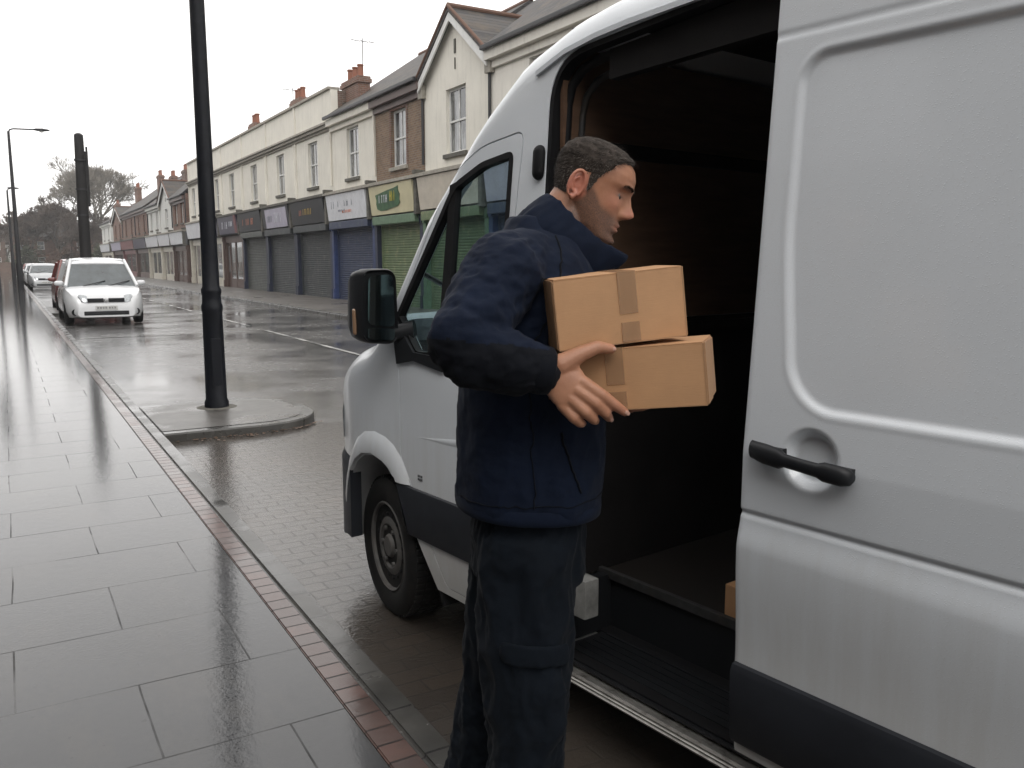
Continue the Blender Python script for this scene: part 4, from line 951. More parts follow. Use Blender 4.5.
def house(x0, x1, y, h, rh, label, wm='redbrick'):
    r = empty('brick_house', ((x0+x1)/2, y, 0)); tag(r, label, 'house', 'brick houses closing the end of the street')
    w = (x1-x0)/2; bm = BM(); nb = int((x1-x0)/2.2); holes = []
    for k in range(nb):
        c_ = -w+(k+0.5)*(2*w/nb); holes += [(c_-0.5, c_+0.5, 0.9, 2.3), (c_-0.5, c_+0.5, 3.5, 4.8)]
    wall_holes(bm, 0, 0.3, -w, w, 0, h, holes); bmesh.ops.rotate(bm, verts=bm.verts, cent=(0, 0, 0), matrix=Matrix.Rotation(pi/2, 3, 'Z'))
    box(bm, -w+0.02, w-0.02, 0.4, 8, 0, h-0.02); link('wall', bm, M[wm], r)
    for c0, c1, z0, z1 in holes:
        bm = BM(); a, b_ = -c1, -c0
        box(bm, a, b_, 0.1, 0.16, z0, z0+0.09); box(bm, a, b_, 0.1, 0.16, z1-0.09, z1); box(bm, a, a+0.09, 0.1, 0.16, z0+0.09, z1-0.09); box(bm, b_-0.09, b_, 0.1, 0.16, z0+0.09, z1-0.09); box(bm, a+0.09, b_-0.09, 0.09, 0.15, (z0+z1)/2-0.04, (z0+z1)/2+0.04)
        f = link('window', bm, M['sash'], r); bm = BM(); box(bm, a+0.05, b_-0.05, 0.17, 0.19, z0+0.05, z1-0.05); link('pane', bm, M['pane'], f)
    bm = BM(); prism(bm, [(-w-0.2, -0.3, h), (-w-0.2, 4, h+rh), (-w-0.2, 8.3, h)], (2*w+0.4, 0, 0)); ro = link('roof', bm, M['slate'], r)
    bm = BM(); box(bm, w-1.4, w-0.4, 3.5, 4.3, h, h+rh+1.2); link('chimney', bm, M['redbrick'], ro)
house(1.0, 9.6, 158, 5.6, 2.2, 'red brick house closing the street, left half of the view behind the silver car')
house(10.0, 20.0, 162, 5.8, 2.4, 'red brick house closing the street behind the black post')
house(-12, 0.4, 166, 5.6, 2.2, 'red brick house at the far left, mostly beyond the frame edge', 'darkbrick')
def garden_wall():
    bm = BM(); wall_holes(bm, -14, 0.9, 145.8, 146.1, 0, 1.5, []); 
    o = link('garden_wall', bm, M['darkbrick']); tag(o, 'low brick wall across the street end left of the road', 'wall')
garden_wall()

# wet leaves gathered in the gutter of the build-out
M['leaf'] = P('wet_fallen_leaves', (0.10, 0.055, 0.03), 0.5, var=0.5, vscale=8)
bm = BM(); rr = random.Random(12)
for i in range(75):
    x = 1.2+rr.random()**0.8*1.5; y = 8.10-abs(rr.gauss(0, 0.06)) if x < 2.1 else 8.12+(x-2.1)**2*0.9-abs(rr.gauss(0, 0.03)); s_ = rr.uniform(0.012, 0.028); a = rr.uniform(0, 6.28)
    c_ = Vector((x, y, ROAD+0.010+rr.random()*0.006))
    bm.faces.new([bm.verts.new(c_+Vector((cos(a+k)*s_*w_, sin(a+k)*s_*w_, rr.uniform(0, 0.006)))) for k, w_ in ((0, 1), (1.2, .6), (2.6, .7), (3.14, 1), (4.0, .6), (5.2, .65))])
tag(link('fallen_leaves', bm, M['leaf']), kind='stuff')
# ================================================================ THE VAN
VAN = empty('delivery_van', (1.407, 3.416, ROAD), radians(97.5))
tag(VAN, 'white high roof panel van with its side door slid open beside the man', 'van')
VW = 1.95; YC = -VW/2; TUM = math.tan(radians(4.0))
ZTOP = [(-5.05, 2.40), (-4.9, 2.47), (-1.6, 2.47), (-1.23, 2.455), (-1.04, 2.425), (-0.8, 2.345), (-0.57, 2.185), (-0.24, 1.86), (0.0, 1.53), (0.14, 1.325), (0.24, 1.265), (0.4, 1.225), (0.6, 1.15), (0.8, 1.02), (0.93, 0.88), (1.0, 0.72)]
def inset(a):
    t = max(0.0, (a-0.08)/0.94)
    return 0.66*(1-sqrt(max(0, 1-min(1, t)**2.5))) + (0.03*smoothstep(-4.8, -5.05, a))
def half_w(a, z, ins=0.0):
    w = VW/2-inset(a)-ins
    if z > 1.15: w -= (z-1.15)*TUM
    if z < 0.45: w -= (0.45-z)*0.10
    return w
def top_z(a): return lin_tab(ZTOP, a)
def vsec(a, ins=0.0, zb=0.27, zcap=None):
    zt = top_z(a)-ins
    if zcap is not None: zt = min(zt, zcap)
    r = min(0.13, max(0.02, (zt-zb)*0.25)); pts = []
    nz = 22
    for i in range(nz+1):
        z = zb+(zt-r-zb)*i/nz; pts.append((half_w(a, z, ins), z))
    wt = half_w(a, zt-r, ins)
    for i in range(1, 7):
        t = pi/2*i/6; pts.append((wt-r+r*cos(t), zt-r+r*sin(t)))
    wi = wt-r
    for f in (0.75, 0.45, 0.15): pts.append((wi*f, zt+0.035*(1-f*f) if ins == 0 else zt))
    full = [Vector((a, YC+y, z)) for y, z in pts] + [Vector((a, YC-y, z)) for y, z in pts[::-1]]
    return full
# dense stations where the nose and windscreen curve
AS = [-5.05, -5.0, -4.9, -4.5, -4.0, -3.5, -3.0, -2.6, -2.2, -1.9, -1.6] + [-1.5+0.06*i for i in range(42)]
AS = [a for a in AS if a < 1.0] + [0.985, 1.0]
bm = BM(); loft(bm, [vsec(a) for a in AS]); body = link('body', bm, M['van'], VAN)
def cutter(bm): o = link('cutter', bm, M['van']); o.parent = VAN; return o
def side_prism(poly, y0, y1):
    bm = BM(); prism(bm, [(a, y0, z) for a, z in poly], (0, y1-y0, 0)); return bm
def round_poly(pts, r=0.05, n=5):
    out = []; m_ = len(pts)
    for i in range(m_):
        p = Vector(pts[i]); a = Vector(pts[i-1]); b_ = Vector(pts[(i+1) % m_]); rr = r if not isinstance(r, (list, tuple)) else r[i]
        if rr <= 0.001: out.append(tuple(p)); continue
        d1 = (a-p); d2 = (b_-p); l = min(rr, d1.length*0.45, d2.length*0.45); p1 = p+d1.normalized()*l; p2 = p+d2.normalized()*l
        for k in range(n+1):
            t = k/n; out.append(tuple(p1*(1-t)**2+p*2*t*(1-t)+p2*t*t))
    return out
# cavities
CAB = [-0.80+0.06*i for i in range(17)]
bm = BM(); loft(bm, [vsec(a, 0.05, 0.50) for a in CAB]); c_cab = cutter(bm)
bm = BM(); loft(bm, [vsec(a, 0.055, 0.47) for a in (-4.95, -4.0, -3.0, -2.0, -1.6, -1.3, -1.1, -0.93)]); c_cargo = cutter(bm)
# step well under the side opening
bm = BM(); box(bm, -2.15, -1.02, -0.31, -0.03, 0.272, 0.60); c_step = cutter(bm)
# side opening
open_poly = round_poly([(-1.12, 0.272), (-1.12, 0.50), (-1.02, 0.72), (-0.972, 1.2), (-0.965, 2.30), (-2.12, 2.385), (-2.12, 0.272)], [0.0, 0.06, 0.08, 0.08, 0.17, 0.08, 0.02], 8)
c_open = cutter(side_prism(open_poly, -0.30, 0.2))
# front door windows, both sides
win_poly = round_poly([(-0.40, 1.90), (-0.44, 1.935), (-0.60, 1.995), (-0.79, 2.02), (-0.775, 1.45), (-0.76, 1.27), (-0.20, 1.24), (-0.03, 1.40)], [0.02, 0.02, 0.03, 0.035, 0.0, 0.05, 0.03, 0.02], 4)
c_win = cutter(side_prism(win_poly, -0.35, 0.2)); c_win2 = cutter(side_prism(win_poly, -2.3, -1.6))
# windscreen opening, cut square to the glass
nrm = Vector((0.68, 0, 0.73)); qs = [(0.09, -0.10, 1.40), (0.09, -1.85, 1.40), (-0.62, -1.76, 2.205), (-0.62, -0.19, 2.205)]
bm = BM(); prism(bm, [Vector(q)-nrm*0.16 for q in qs], nrm*0.4); c_ws = cutter(bm)
arch = [(-0.38, 0.10), (-0.33, 0.27), (-0.20, 0.46), (-0.09, 0.62), (-0.02, 0.70), (0.06, 0.745), (0.16, 0.76), (0.26, 0.745), (0.36, 0.69), (0.44, 0.60), (0.50, 0.45), (0.53, 0.10)]
c_a1 = cutter(side_prism(arch, -0.34, 0.2)); c_a2 = cutter(side_prism(arch, -2.2, -1.62))
rarch = [(-3.52+0.42*cos(pi*k/14), 0.33+0.42*sin(pi*k/14)) for k in range(15)] + [(-3.94, 0.1), (-3.10, 0.1)]
c_a3 = cutter(side_prism(rarch, -0.34, 0.2)); c_a4 = cutter(side_prism(rarch, -2.2, -1.62))
# front door shut-line: a door-shaped solid taken out of the body and rebuilt as its own part
door_out = round_poly([(-0.16, 0.685), (-0.072, 0.80), (-0.072, 1.17), (-0.01, 1.36), (-0.385, 1.965), (-0.60, 2.055), (-0.845, 2.085), (-0.815, 1.75), (-0.80, 0.62), (-0.80, 0.30), (-0.40, 0.30)], [0.02, 0.03, 0.06, 0.03, 0.10, 0.05, 0.05, 0.0, 0.0, 0.03, 0.03], 5)
door_in = []
cx = sum(p[0] for p in door_out)/len(door_out); cz = sum(p[1] for p in door_out)/len(door_out)
for i, p in enumerate(door_out):
    a = Vector(door_out[i-1]); b_ = Vector(door_out[(i+1) % len(door_out)]); tn = (b_-a).normalized(); nn_ = Vector((-tn.y, tn.x))
    if nn_.dot(Vector((cx, cz))-Vector(p)) < 0: nn_ = -nn_
    door_in.append(tuple(Vector(p)+nn_*0.0055))
c_dout = cutter(side_prism(door_out, -0.20, 0.2)); c_din = cutter(side_prism(door_in, -0.195, 0.2))
fdoor = link('front_door', BM(), M['van'], VAN); bpy.data.meshes.remove(fdoor.data) if False else None
fdoor.data = body.data.copy()
boolean(fdoor, [c_din], 'INTERSECT')
boolean(fdoor, [c_cab, c_win, c_a1]); sharpen(fdoor, 28)
boolean(body, [c_cargo, c_open, c_step, c_dout, c_win2, c_ws, c_a1, c_a2, c_a3, c_a4, c_cab]); sharpen(body, 28)
for o in (c_cab, c_cargo, c_step, c_open, c_win, c_win2, c_ws, c_a1, c_a2, c_a3, c_a4, c_dout, c_din): bpy.data.objects.remove(o)

def ysurf(a, z, off=0.0): return YC+half_w(a, z)+off
def ribbon(bm, poly, y_in, y_out, closed=True, w=0.02):
    """strip following a side outline; poly in (a,z); lies between offsets y_in..y_out, width w measured inward"""
    n = len(poly); R = []
    c0 = Vector((sum(p[0] for p in poly)/n, sum(p[1] for p in poly)/n))
    for i, p in enumerate(poly):
        p = Vector(p); a = Vector(poly[i-1] if (closed or i) else poly[0]); b_ = Vector(poly[(i+1) % n] if (closed or i < n-1) else poly[-1])
        tn = (b_-a).normalized(); nn_ = Vector((-tn.y, tn.x))
        if nn_.dot(c0-p) < 0: nn_ = -nn_
        q = p+nn_*w
        R.append([Vector((p.x, ysurf(p.x, p.y, y_in), p.y)), Vector((p.x, ysurf(p.x, p.y, y_out), p.y)), Vector((q.x, ysurf(q.x, q.y, y_out), q.y)), Vector((q.x, ysurf(q.x, q.y, y_in), q.y))])
    if closed: R.append([v.copy() for v in R[0]])
    loft(bm, R, cap0=not closed, cap1=not closed)
# window seal, glass, divider
bm = BM(); ribbon(bm, win_poly, -0.03, 0.003, True, 0.022); link('window_seal', bm, M['rubber'], fdoor, smooth=50)
def side_sheet(name, poly, off, mat, par, th_=0.004):
    bm = BM(); A = [bm.verts.new((a, ysurf(a, z, off), z)) for a, z in poly]; B = [bm.verts.new((a, ysurf(a, z, off-th_), z)) for a, z in poly]; n = len(poly)
    bm.faces.new(A); bm.faces.new(B[::-1])
    for k in range(n): bm.faces.new((A[k], B[k], B[(k+1) % n], A[(k+1) % n]))
    return link(name, bm, mat, par)
side_sheet('window_glass', win_poly, -0.018, M['vanglass'], fdoor)
bm = BM(); prism(bm, [(-0.395, ysurf(-.4, 1.9, -0.03), 1.925), (-0.44, ysurf(-.44, 1.9, -0.03), 1.935), (-0.415, ysurf(-.41, 1.25, -0.03), 1.25), (-0.355, ysurf(-.36, 1.25, -0.03), 1.25)], (0, 0.028, 0)); link('window_divider', bm, M['rubber'], fdoor)
# black cover under the quarter light, behind the mirror
bm = BM(); poly = [(0.0, 1.425), (-0.07, 1.20), (-0.20, 1.225), (-0.42, 1.20), (-0.42, 1.255), (-0.20, 1.26)]
side_p = [Vector((a, ysurf(a, z, 0.002), z)) for a, z in poly]; prism(bm, side_p, (0, 0.012, 0)); link('mirror_mount_cover', bm, M['blkplas'], fdoor)
# swage crease and lock on the front door
bm = BM(); R = []
for k in range(13):
    t = k/12; a = -0.21-0.57*t; z = 0.903+0.065*t; h = 0.016*smoothstep(0, 0.5, t)+0.001; d = 0.0032*smoothstep(0, 0.5, t)+0.0004
    R.append([Vector((a, ysurf(a, z, -0.001), z+h*0.4)), Vector((a, ysurf(a, z, d), z-h*0.1)), Vector((a, ysurf(a, z, d*0.6), z-h)), Vector((a, ysurf(a, z, -0.001), z-h*1.6))])
loft(bm, R); link('swage_line', bm, M['van'], fdoor, smooth=50)
bm = BM(); box(bm, -0.745, -0.62, ysurf(-0.7, 1.13, 0.0), ysurf(-0.7, 1.13, 0.03), 1.11, 1.15, bev=0.012); link('door_handle', bm, M['blkplas'], fdoor, smooth=50)
# small worn model plate behind the arch, unreadable
bm = BM()
for k, (dx, w_, z_) in enumerate([(0, 0.010, 0), (0.014, 0.008, 0), (0.026, 0.010, 0), (0.0, 0.036, -0.014)]): box(bm, -0.215-dx-w_, -0.215-dx, ysurf(-.23, .73, 0.0), ysurf(-.23, .73, 0.002), 0.735+z_, 0.745+z_)
link('small_lettering', bm, M['chrome'], fdoor)
# belt of dark trim low on the flanks
def trim(par, a0, a1, z0, z1, off=0.0, slant=0.0, name='side_trim', mat='trim', proud=0.014):
    bm = BM(); n = max(2, int(abs(a1-a0)/0.08)); R = []
    for k in range(n+1):
        a = a0+(a1-a0)*k/n
        prof = [(z0, -0.004), (z0+0.006, proud*0.7), (z0+0.02, proud), (z1-0.02, proud), (z1-0.006, proud*0.7), (z1, -0.004)]
        R.append([Vector((a+slant*(z1-z)/(z1-z0)*(1 if k == 0 else 0), ysurf(a, z, off+d), z)) for z, d in prof])
    loft(bm, R); return link(name, bm, M[mat], par, smooth=40)
trim(fdoor, -0.05, -0.80, 0.462, 0.682, slant=-0.11)
trim(VAN, -0.803, -1.0, 0.475, 0.682)
trim(VAN, -3.97, -5.0, 0.475, 0.682); trim(VAN, -2.12, -3.08, 0.475, 0.682)
# arch lip flaring out of the wing
outer = [(-0.157, 0.684), (-0.135, 0.735), (-0.085, 0.797), (-0.02, 0.845), (0.06, 0.872), (0.153, 0.880), (0.25, 0.865), (0.34, 0.82), (0.42, 0.75), (0.49, 0.66), (0.55, 0.55)]
inner = [(-0.055, 0.684), (-0.045, 0.70), (-0.02, 0.712), (0.01, 0.735), (0.06, 0.755), (0.16, 0.772), (0.26, 0.755), (0.345, 0.71), (0.42, 0.64), (0.47, 0.55), (0.50, 0.46)]
bm = BM(); R = []
for (a1, z1), (a2, z2) in zip(outer, inner):
    q = lambda t: (a1+(a2-a1)*t, z1+(z2-z1)*t)
    prof = [(0, -0.004), (0.12, 0.003), (0.28, 0.011), (0.55, 0.018), (0.88, 0.021), (1.0, 0.019), (1.04, 0.010), (1.05, -0.05)]
    R.append([Vector((q(t)[0], ysurf(*q(t), d), q(t)[1])) for t, d in prof])
loft(bm, R); link('wheel_arch_lip', bm, M['van'], VAN, smooth=50)
bm = BM(); R = []
for a_, z_ in [(-0.36, 0.20), (-0.32, 0.30), (-0.20, 0.475), (-0.10, 0.635), (-0.02, 0.715), (0.06, 0.76), (0.16, 0.775), (0.26, 0.76), (0.37, 0.70), (0.455, 0.60), (0.505, 0.45), (0.52, 0.38)]:
    R.append([Vector((a_, -0.02-inset(a_), z_)), Vector((a_, -0.34, z_)), Vector((a_+(a_-0.12)*0.03, -0.34, z_+0.01)), Vector((a_+(a_-0.12)*0.03, -0.02-inset(a_), z_+0.01))])
loft(bm, R); link('wheel_arch_liner', bm, M['rubber'], VAN, smooth=50)
bm = BM(); box(bm, -0.4, 0.6, -0.36, -0.345, 0.2, 0.8); link('inner_wing', bm, M['rubber'], VAN)
# bumper, grille, lamps, plate
bm = BM(); R = []
for a in [0.42+0.04*i for i in range(15)] + [0.995]:
    zt = min(0.72, top_z(a)-0.06) if a < 0.9 else 0.70; w = VW/2-inset(a)+0.018
    R.append((a, w, zt))
prof = [(0, 0.30), (1, 0.30), (1, 0.5), (0.98, 0.69), (0, 0.70)]
rings = []
for a, w, zt in R:
    zb_ = 0.262+0.04*smoothstep(0.66, 0.46, a)
    rings.append([Vector((a, YC+w, z)) for z in (zb_, max(0.42, zb_+0.02), 0.55, 0.66)] + [Vector((a, YC+w-0.02, 0.70)), Vector((a, YC+w-0.06, 0.70)), Vector((a, YC+w-0.06, zb_))])
bm = BM(); loft(bm, rings)
rings = [[Vector((v.x, 2*YC-v.y, v.z)) for v in r_] for r_ in rings]; loft(bm, rings)
y1, y0 = rings[-1][0].y, 2*YC-rings[-1][0].y
box(bm, 0.96, 0.99, min(y0, y1)+0.02, max(y0, y1)-0.02, 0.34, 0.70, bev=0.01); link('front_bumper', bm, M['trim'], VAN, smooth=40)
bm = BM(); 
for z in (0.74, 0.79, 0.84): box(bm, 0.96-(z-0.74)*0.5, 1.01-(z-0.74)*0.5, YC-0.33, YC+0.33, z, z+0.03, bev=0.006)
link('grille', bm, M['blkplas'], VAN)
for s in (1, -1):
    rings = []
    for a in (0.62, 0.7, 0.78, 0.86, 0.92, 0.96):
        w = VW/2-inset(a)+0.006; zt = min(1.02, top_z(a)-0.03); zb = 0.76
        rings.append([Vector((a, YC+s*w, zb)), Vector((a, YC+s*(w+0.003), (zb+zt)/2)), Vector((a, YC+s*(w-0.02), zt)), Vector((a-0.05, YC+s*(w-0.1), zt-0.02)), Vector((a-0.05, YC+s*(w-0.1), zb))])
    bm = BM(); loft(bm, rings); link('headlight', bm, M['headlamp'], VAN, smooth=40)
bm = BM(); box(bm, 1.0, 1.008, YC-0.26, YC+0.26, 0.42, 0.53); link('number_plate', bm, M['plate'], VAN)
bm = BM()
for s in (-0.35, 0.35): tube(bm, [(0.12, YC+s, 1.39), (-0.02, YC+s+0.5, 1.60)], 0.012, 6)
link('wiper', bm, M['blkplas'], VAN)
bm = BM(); R = []
for k in range(13):
    a = 0.125-0.765*k/12; z = top_z(a)-0.012; w = half_w(a, z-0.06)-0.085
    R.append([Vector((a+0.012*(1-(j/4)**2), YC+w*j/4, z+0.022*(1-(j/4)**2))) for j in range(-4, 5)])
loft(bm, R, closed=False, cap0=False, cap1=False); ws = link('windscreen', bm, M['vanglass'], VAN, smooth=80)
side_sheet('window_glass', [(a, z) for a, z in win_poly], -0.02, M['vanglass'], VAN)
o = bpy.data.objects['window_glass.001'] if 'window_glass.001' in bpy.data.objects else None
for o in [c_ for c_ in VAN.children if c_.name.startswith('window_glass')]:
    for v_ in o.data.vertices: v_.co.y = 2*YC-v_.co.y
# B pillar: knob, weather seal round the opening
bm = BM(); capsule(bm, (-0.938, ysurf(-.938, 1.99, 0.004), 1.995), (-0.938, ysurf(-.938, 1.93, 0.004), 1.93), 0.026, 0.026, flat=(Vector((0, 1, 0)), 0.8)); link('door_stop_buffer', bm, M['rubber'], VAN, smooth=60)
seal = [p for p in open_poly]
bm = BM(); ribbon(bm, seal, -0.05, -0.004, True, 0.018); link('door_seal', bm, M['rubber'], VAN, smooth=50)
seal2 = [(-0.99, 0.70), (-1.0, 1.2), (-0.995, 2.15), (-1.01, 2.21), (-1.06, 2.255), (-1.14, 2.275), (-2.1, 2.335)]
bm = BM(); tube(bm, [(a, ysurf(a, z, -0.06), z) for a, z in seal2], 0.016, 10); link('inner_seal', bm, M['rubber'], VAN, smooth=60)
bm = BM(); tube(bm, [(a-0.012, ysurf(a, z, -0.115), z-0.03) for a, z in seal2], 0.012, 10); link('pillar_edge', bm, M['steelwheel'], VAN, smooth=60)
# top rail for the sliding door and roof gutter line
bm = BM(); R = []
for k in range(30):
    a = -0.9-0.14*k
    zt = top_z(a)-0.115; R.append([Vector((a, ysurf(a, zt, d)-max(0, h)*0.4, zt+h)) for d, h in ((-0.02, -0.012), (0.012, -0.012), (0.014, 0.004), (-0.02, 0.014))])
loft(bm, R); link('roof_gutter', bm, M['van'], VAN, smooth=40)
bm = BM(); box(bm, -4.6, -2.14, -0.004, 0.022, 1.14, 1.19, bev=0.006); link('door_rail', bm, M['blkplas'], VAN)
# roof opening header inside
bm = BM(); prism(bm, [(-1.2, -0.16, 2.29), (-1.2, -0.16, 2.20), (-2.2, -0.16, 2.24), (-2.2, -0.16, 2.36)], (0, 0.04, 0)); link('header_panel', bm, M['vanin'], VAN)
# cargo space linings
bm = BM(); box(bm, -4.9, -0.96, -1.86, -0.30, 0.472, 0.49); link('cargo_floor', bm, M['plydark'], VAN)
bm = BM(); box(bm, -2.15, -0.99, -0.33, -0.308, 0.275, 0.471); box(bm, -1.06, -1.018, -0.307, -0.055, 0.285, 0.49); link('step_riser', bm, M['blkplas'], VAN)
bm = BM(); box(bm, -2.15, -1.07, -0.307, -0.01, 0.273, 0.283)
for k in range(8): box(bm, -2.15, -1.10, -0.29+k*0.034, -0.28+k*0.034, 0.2835, 0.287)
link('step_tread', bm, M['blkplas'], VAN)
bm = BM(); box(bm, -2.15, -1.0, -0.312, -0.292, 0.472, 0.505, bev=0.004); link('floor_edge', bm, M['steelwheel'], VAN)
bm = BM(); R = []
for k in range(20):
    z0 = 0; 
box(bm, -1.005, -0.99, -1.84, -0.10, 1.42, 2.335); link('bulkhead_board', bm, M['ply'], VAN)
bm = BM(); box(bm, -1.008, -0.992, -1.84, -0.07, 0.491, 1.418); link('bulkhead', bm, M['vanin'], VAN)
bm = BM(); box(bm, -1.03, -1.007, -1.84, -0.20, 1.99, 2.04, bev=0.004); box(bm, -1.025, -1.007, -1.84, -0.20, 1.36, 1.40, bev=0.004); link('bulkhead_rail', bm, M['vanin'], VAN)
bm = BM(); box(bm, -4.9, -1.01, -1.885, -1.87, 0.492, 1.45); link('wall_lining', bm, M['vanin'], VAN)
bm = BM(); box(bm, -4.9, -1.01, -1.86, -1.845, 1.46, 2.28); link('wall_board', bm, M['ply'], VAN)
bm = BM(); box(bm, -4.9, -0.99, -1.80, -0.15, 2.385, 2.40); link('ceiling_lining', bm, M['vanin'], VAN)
bm = BM()
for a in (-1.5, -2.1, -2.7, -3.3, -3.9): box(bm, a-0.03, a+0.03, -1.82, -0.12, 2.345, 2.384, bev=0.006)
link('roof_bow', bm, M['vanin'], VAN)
# silver sill strip under the opening
bm = BM(); R = []
prof = [(-0.03, 0.262), (0.016, 0.264), (0.022, 0.256), (0.015, 0.25), (0.022, 0.244), (0.015, 0.237), (0.022, 0.231), (0.016, 0.222), (-0.01, 0.216), (-0.03, 0.216)]
for a in [-1.13-0.1*k for k in range(12)]: R.append([Vector((a, y, z)) for y, z in prof])
loft(bm, R); link('sill_strip', bm, M['sillmetal'], VAN, smooth=20)
bm = BM(); box(bm, -2.2, -1.13, -0.30, -0.035, 0.205, 0.262); link('sill_underside', bm, M['rubber'], VAN)
bm = BM(); box(bm, -1.225, -1.14, -0.085, -0.02, 0.44, 0.575, bev=0.010); link('sill_bracket', bm, M['bracket'], VAN, smooth=40)
# underbody and sill below the cab
bm = BM(); box(bm, -4.9, 0.80, -1.70, -0.25, 0.24, 0.29, bev=0.02); link('underbody', bm, M['rubber'], VAN)
# cab interior
bm = BM(); box(bm, -0.15, 0.22, -1.84, -0.12, 0.95, 1.20, bev=0.05); box(bm, 0.05, 0.25, -1.84, -0.15, 1.15, 1.27, bev=0.03); link('dashboard', bm, M['cabgrey'], VAN, smooth=50)
bm = BM(); pts = [Vector((-0.33+0.05*cos(t)*0.4, -1.45+0.19*cos(t), 1.28+0.16*sin(t))) for t in [2*pi*k/24 for k in range(25)]]; tube(bm, pts, 0.014, 8); tube(bm, [(-0.33, -1.45, 1.28), (-0.15, -1.45, 1.12)], 0.03, 8); link('steering_wheel', bm, M['cabgrey'], VAN, smooth=50)
for y in (-0.45, -0.95, -1.45):
    s_ = empty('cab_seat', (-0.55, y, 0.55)); s_.parent = VAN
    bm = BM(); box(bm, -0.22, 0.25, -0.22, 0.22, 0.0, 0.35, bev=0.06); link('seat', bm, M['seatfab'], s_, smooth=60)
    bm = BM(); box(bm, -0.25, -0.12, -0.21, 0.21, 0.35, 0.92, bev=0.05); link('backrest', bm, M['seatfab'], s_, smooth=60)
    bm = BM(); box(bm, -0.24, -0.15, -0.12, 0.12, 0.95, 1.14, bev=0.035); link('headrest', bm, M['seatfab'], s_, smooth=60)
# front wheel, turned a little towards the road
wf = empty('front_wheel', (0.14, -0.155, 0.32), radians(-8.5)); wf.parent = VAN
def van_wheel(w, side=1):
    R_ = 0.325; o = side
    prof = [(0.20, -0.10), (0.29, -0.115), (0.312, -0.10), (R_, -0.06), (R_, 0.06), (0.318, 0.092), (0.30, 0.108), (0.27, 0.115), (0.235, 0.110), (0.212, 0.10), (0.205, 0.085)]
    bm = BM(); lathe(bm, [(r, h*o) for r, h in prof], seg=64, axis='y')
    for k in range(64):                              # tread blocks
        a = 2*pi*k/64; m_ = Matrix.Rotation(a, 3, 'Y')
        for yy in (-0.07, -0.025, 0.025, 0.07):
            n0 = len(bm.verts); box(bm, -0.010, 0.010, yy-0.018, yy+0.018, R_-0.004, R_+0.006); bm.verts.ensure_lookup_table()
            bmesh.ops.rotate(bm, verts=bm.verts[n0:], cent=(0, 0, 0), matrix=m_)
    link('tyre', bm, M['tyre'], w, smooth=35)
    bm = BM(); lathe(bm, [(0.207, 0.06*o), (0.210, 0.098*o), (0.204, 0.104*o), (0.196, 0.098*o), (0.192, 0.06*o), (0.178, 0.062*o), (0.160, 0.070*o), (0.125, 0.092*o), (0.105, 0.094*o), (0.085, 0.078*o), (0.06, 0.078*o), (0.052, 0.094*o), (0.045, 0.100*o), (0.02, 0.102*o)], seg=64, axis='y'); rim = link('rim', bm, M['wheelgrey'], w, smooth=30)
    bm = BM()
    for k in range(16):
        a = 2*pi*(k+0.5)/16; c_ = Vector((0.150*cos(a), 0.0795*o, 0.150*sin(a)))
        capsule(bm, c_-Vector((0.004*sin(a), 0, -0.004*cos(a))), c_+Vector((0.004*sin(a), 0, -0.004*cos(a))), 0.0115, 0.0115, 10, 3)
    link('vent_hole', bm, M['rubber'], rim)
    bm = BM()
    for k in range(6):
        a = 2*pi*k/6; c_ = Vector((0.088*cos(a), 0.075*o, 0.088*sin(a))); cyl(bm, c_, c_+Vector((0, 0.022*o, 0)), 0.011, seg=6)
    link('wheel_nut', bm, M['wheelgrey'], rim)
van_wheel(wf)
for nm, loc in (('front_wheel', (0.14, -1.80, 0.32)), ('rear_wheel', (-3.52, -0.155, 0.32)), ('rear_wheel', (-3.52, -1.80, 0.32))):
    w = empty(nm, loc, 0 if loc[1] > -1 else pi); w.parent = VAN
    for c_ in list(wf.children):
        d = c_.copy(); COL.objects.link(d); d.parent = w
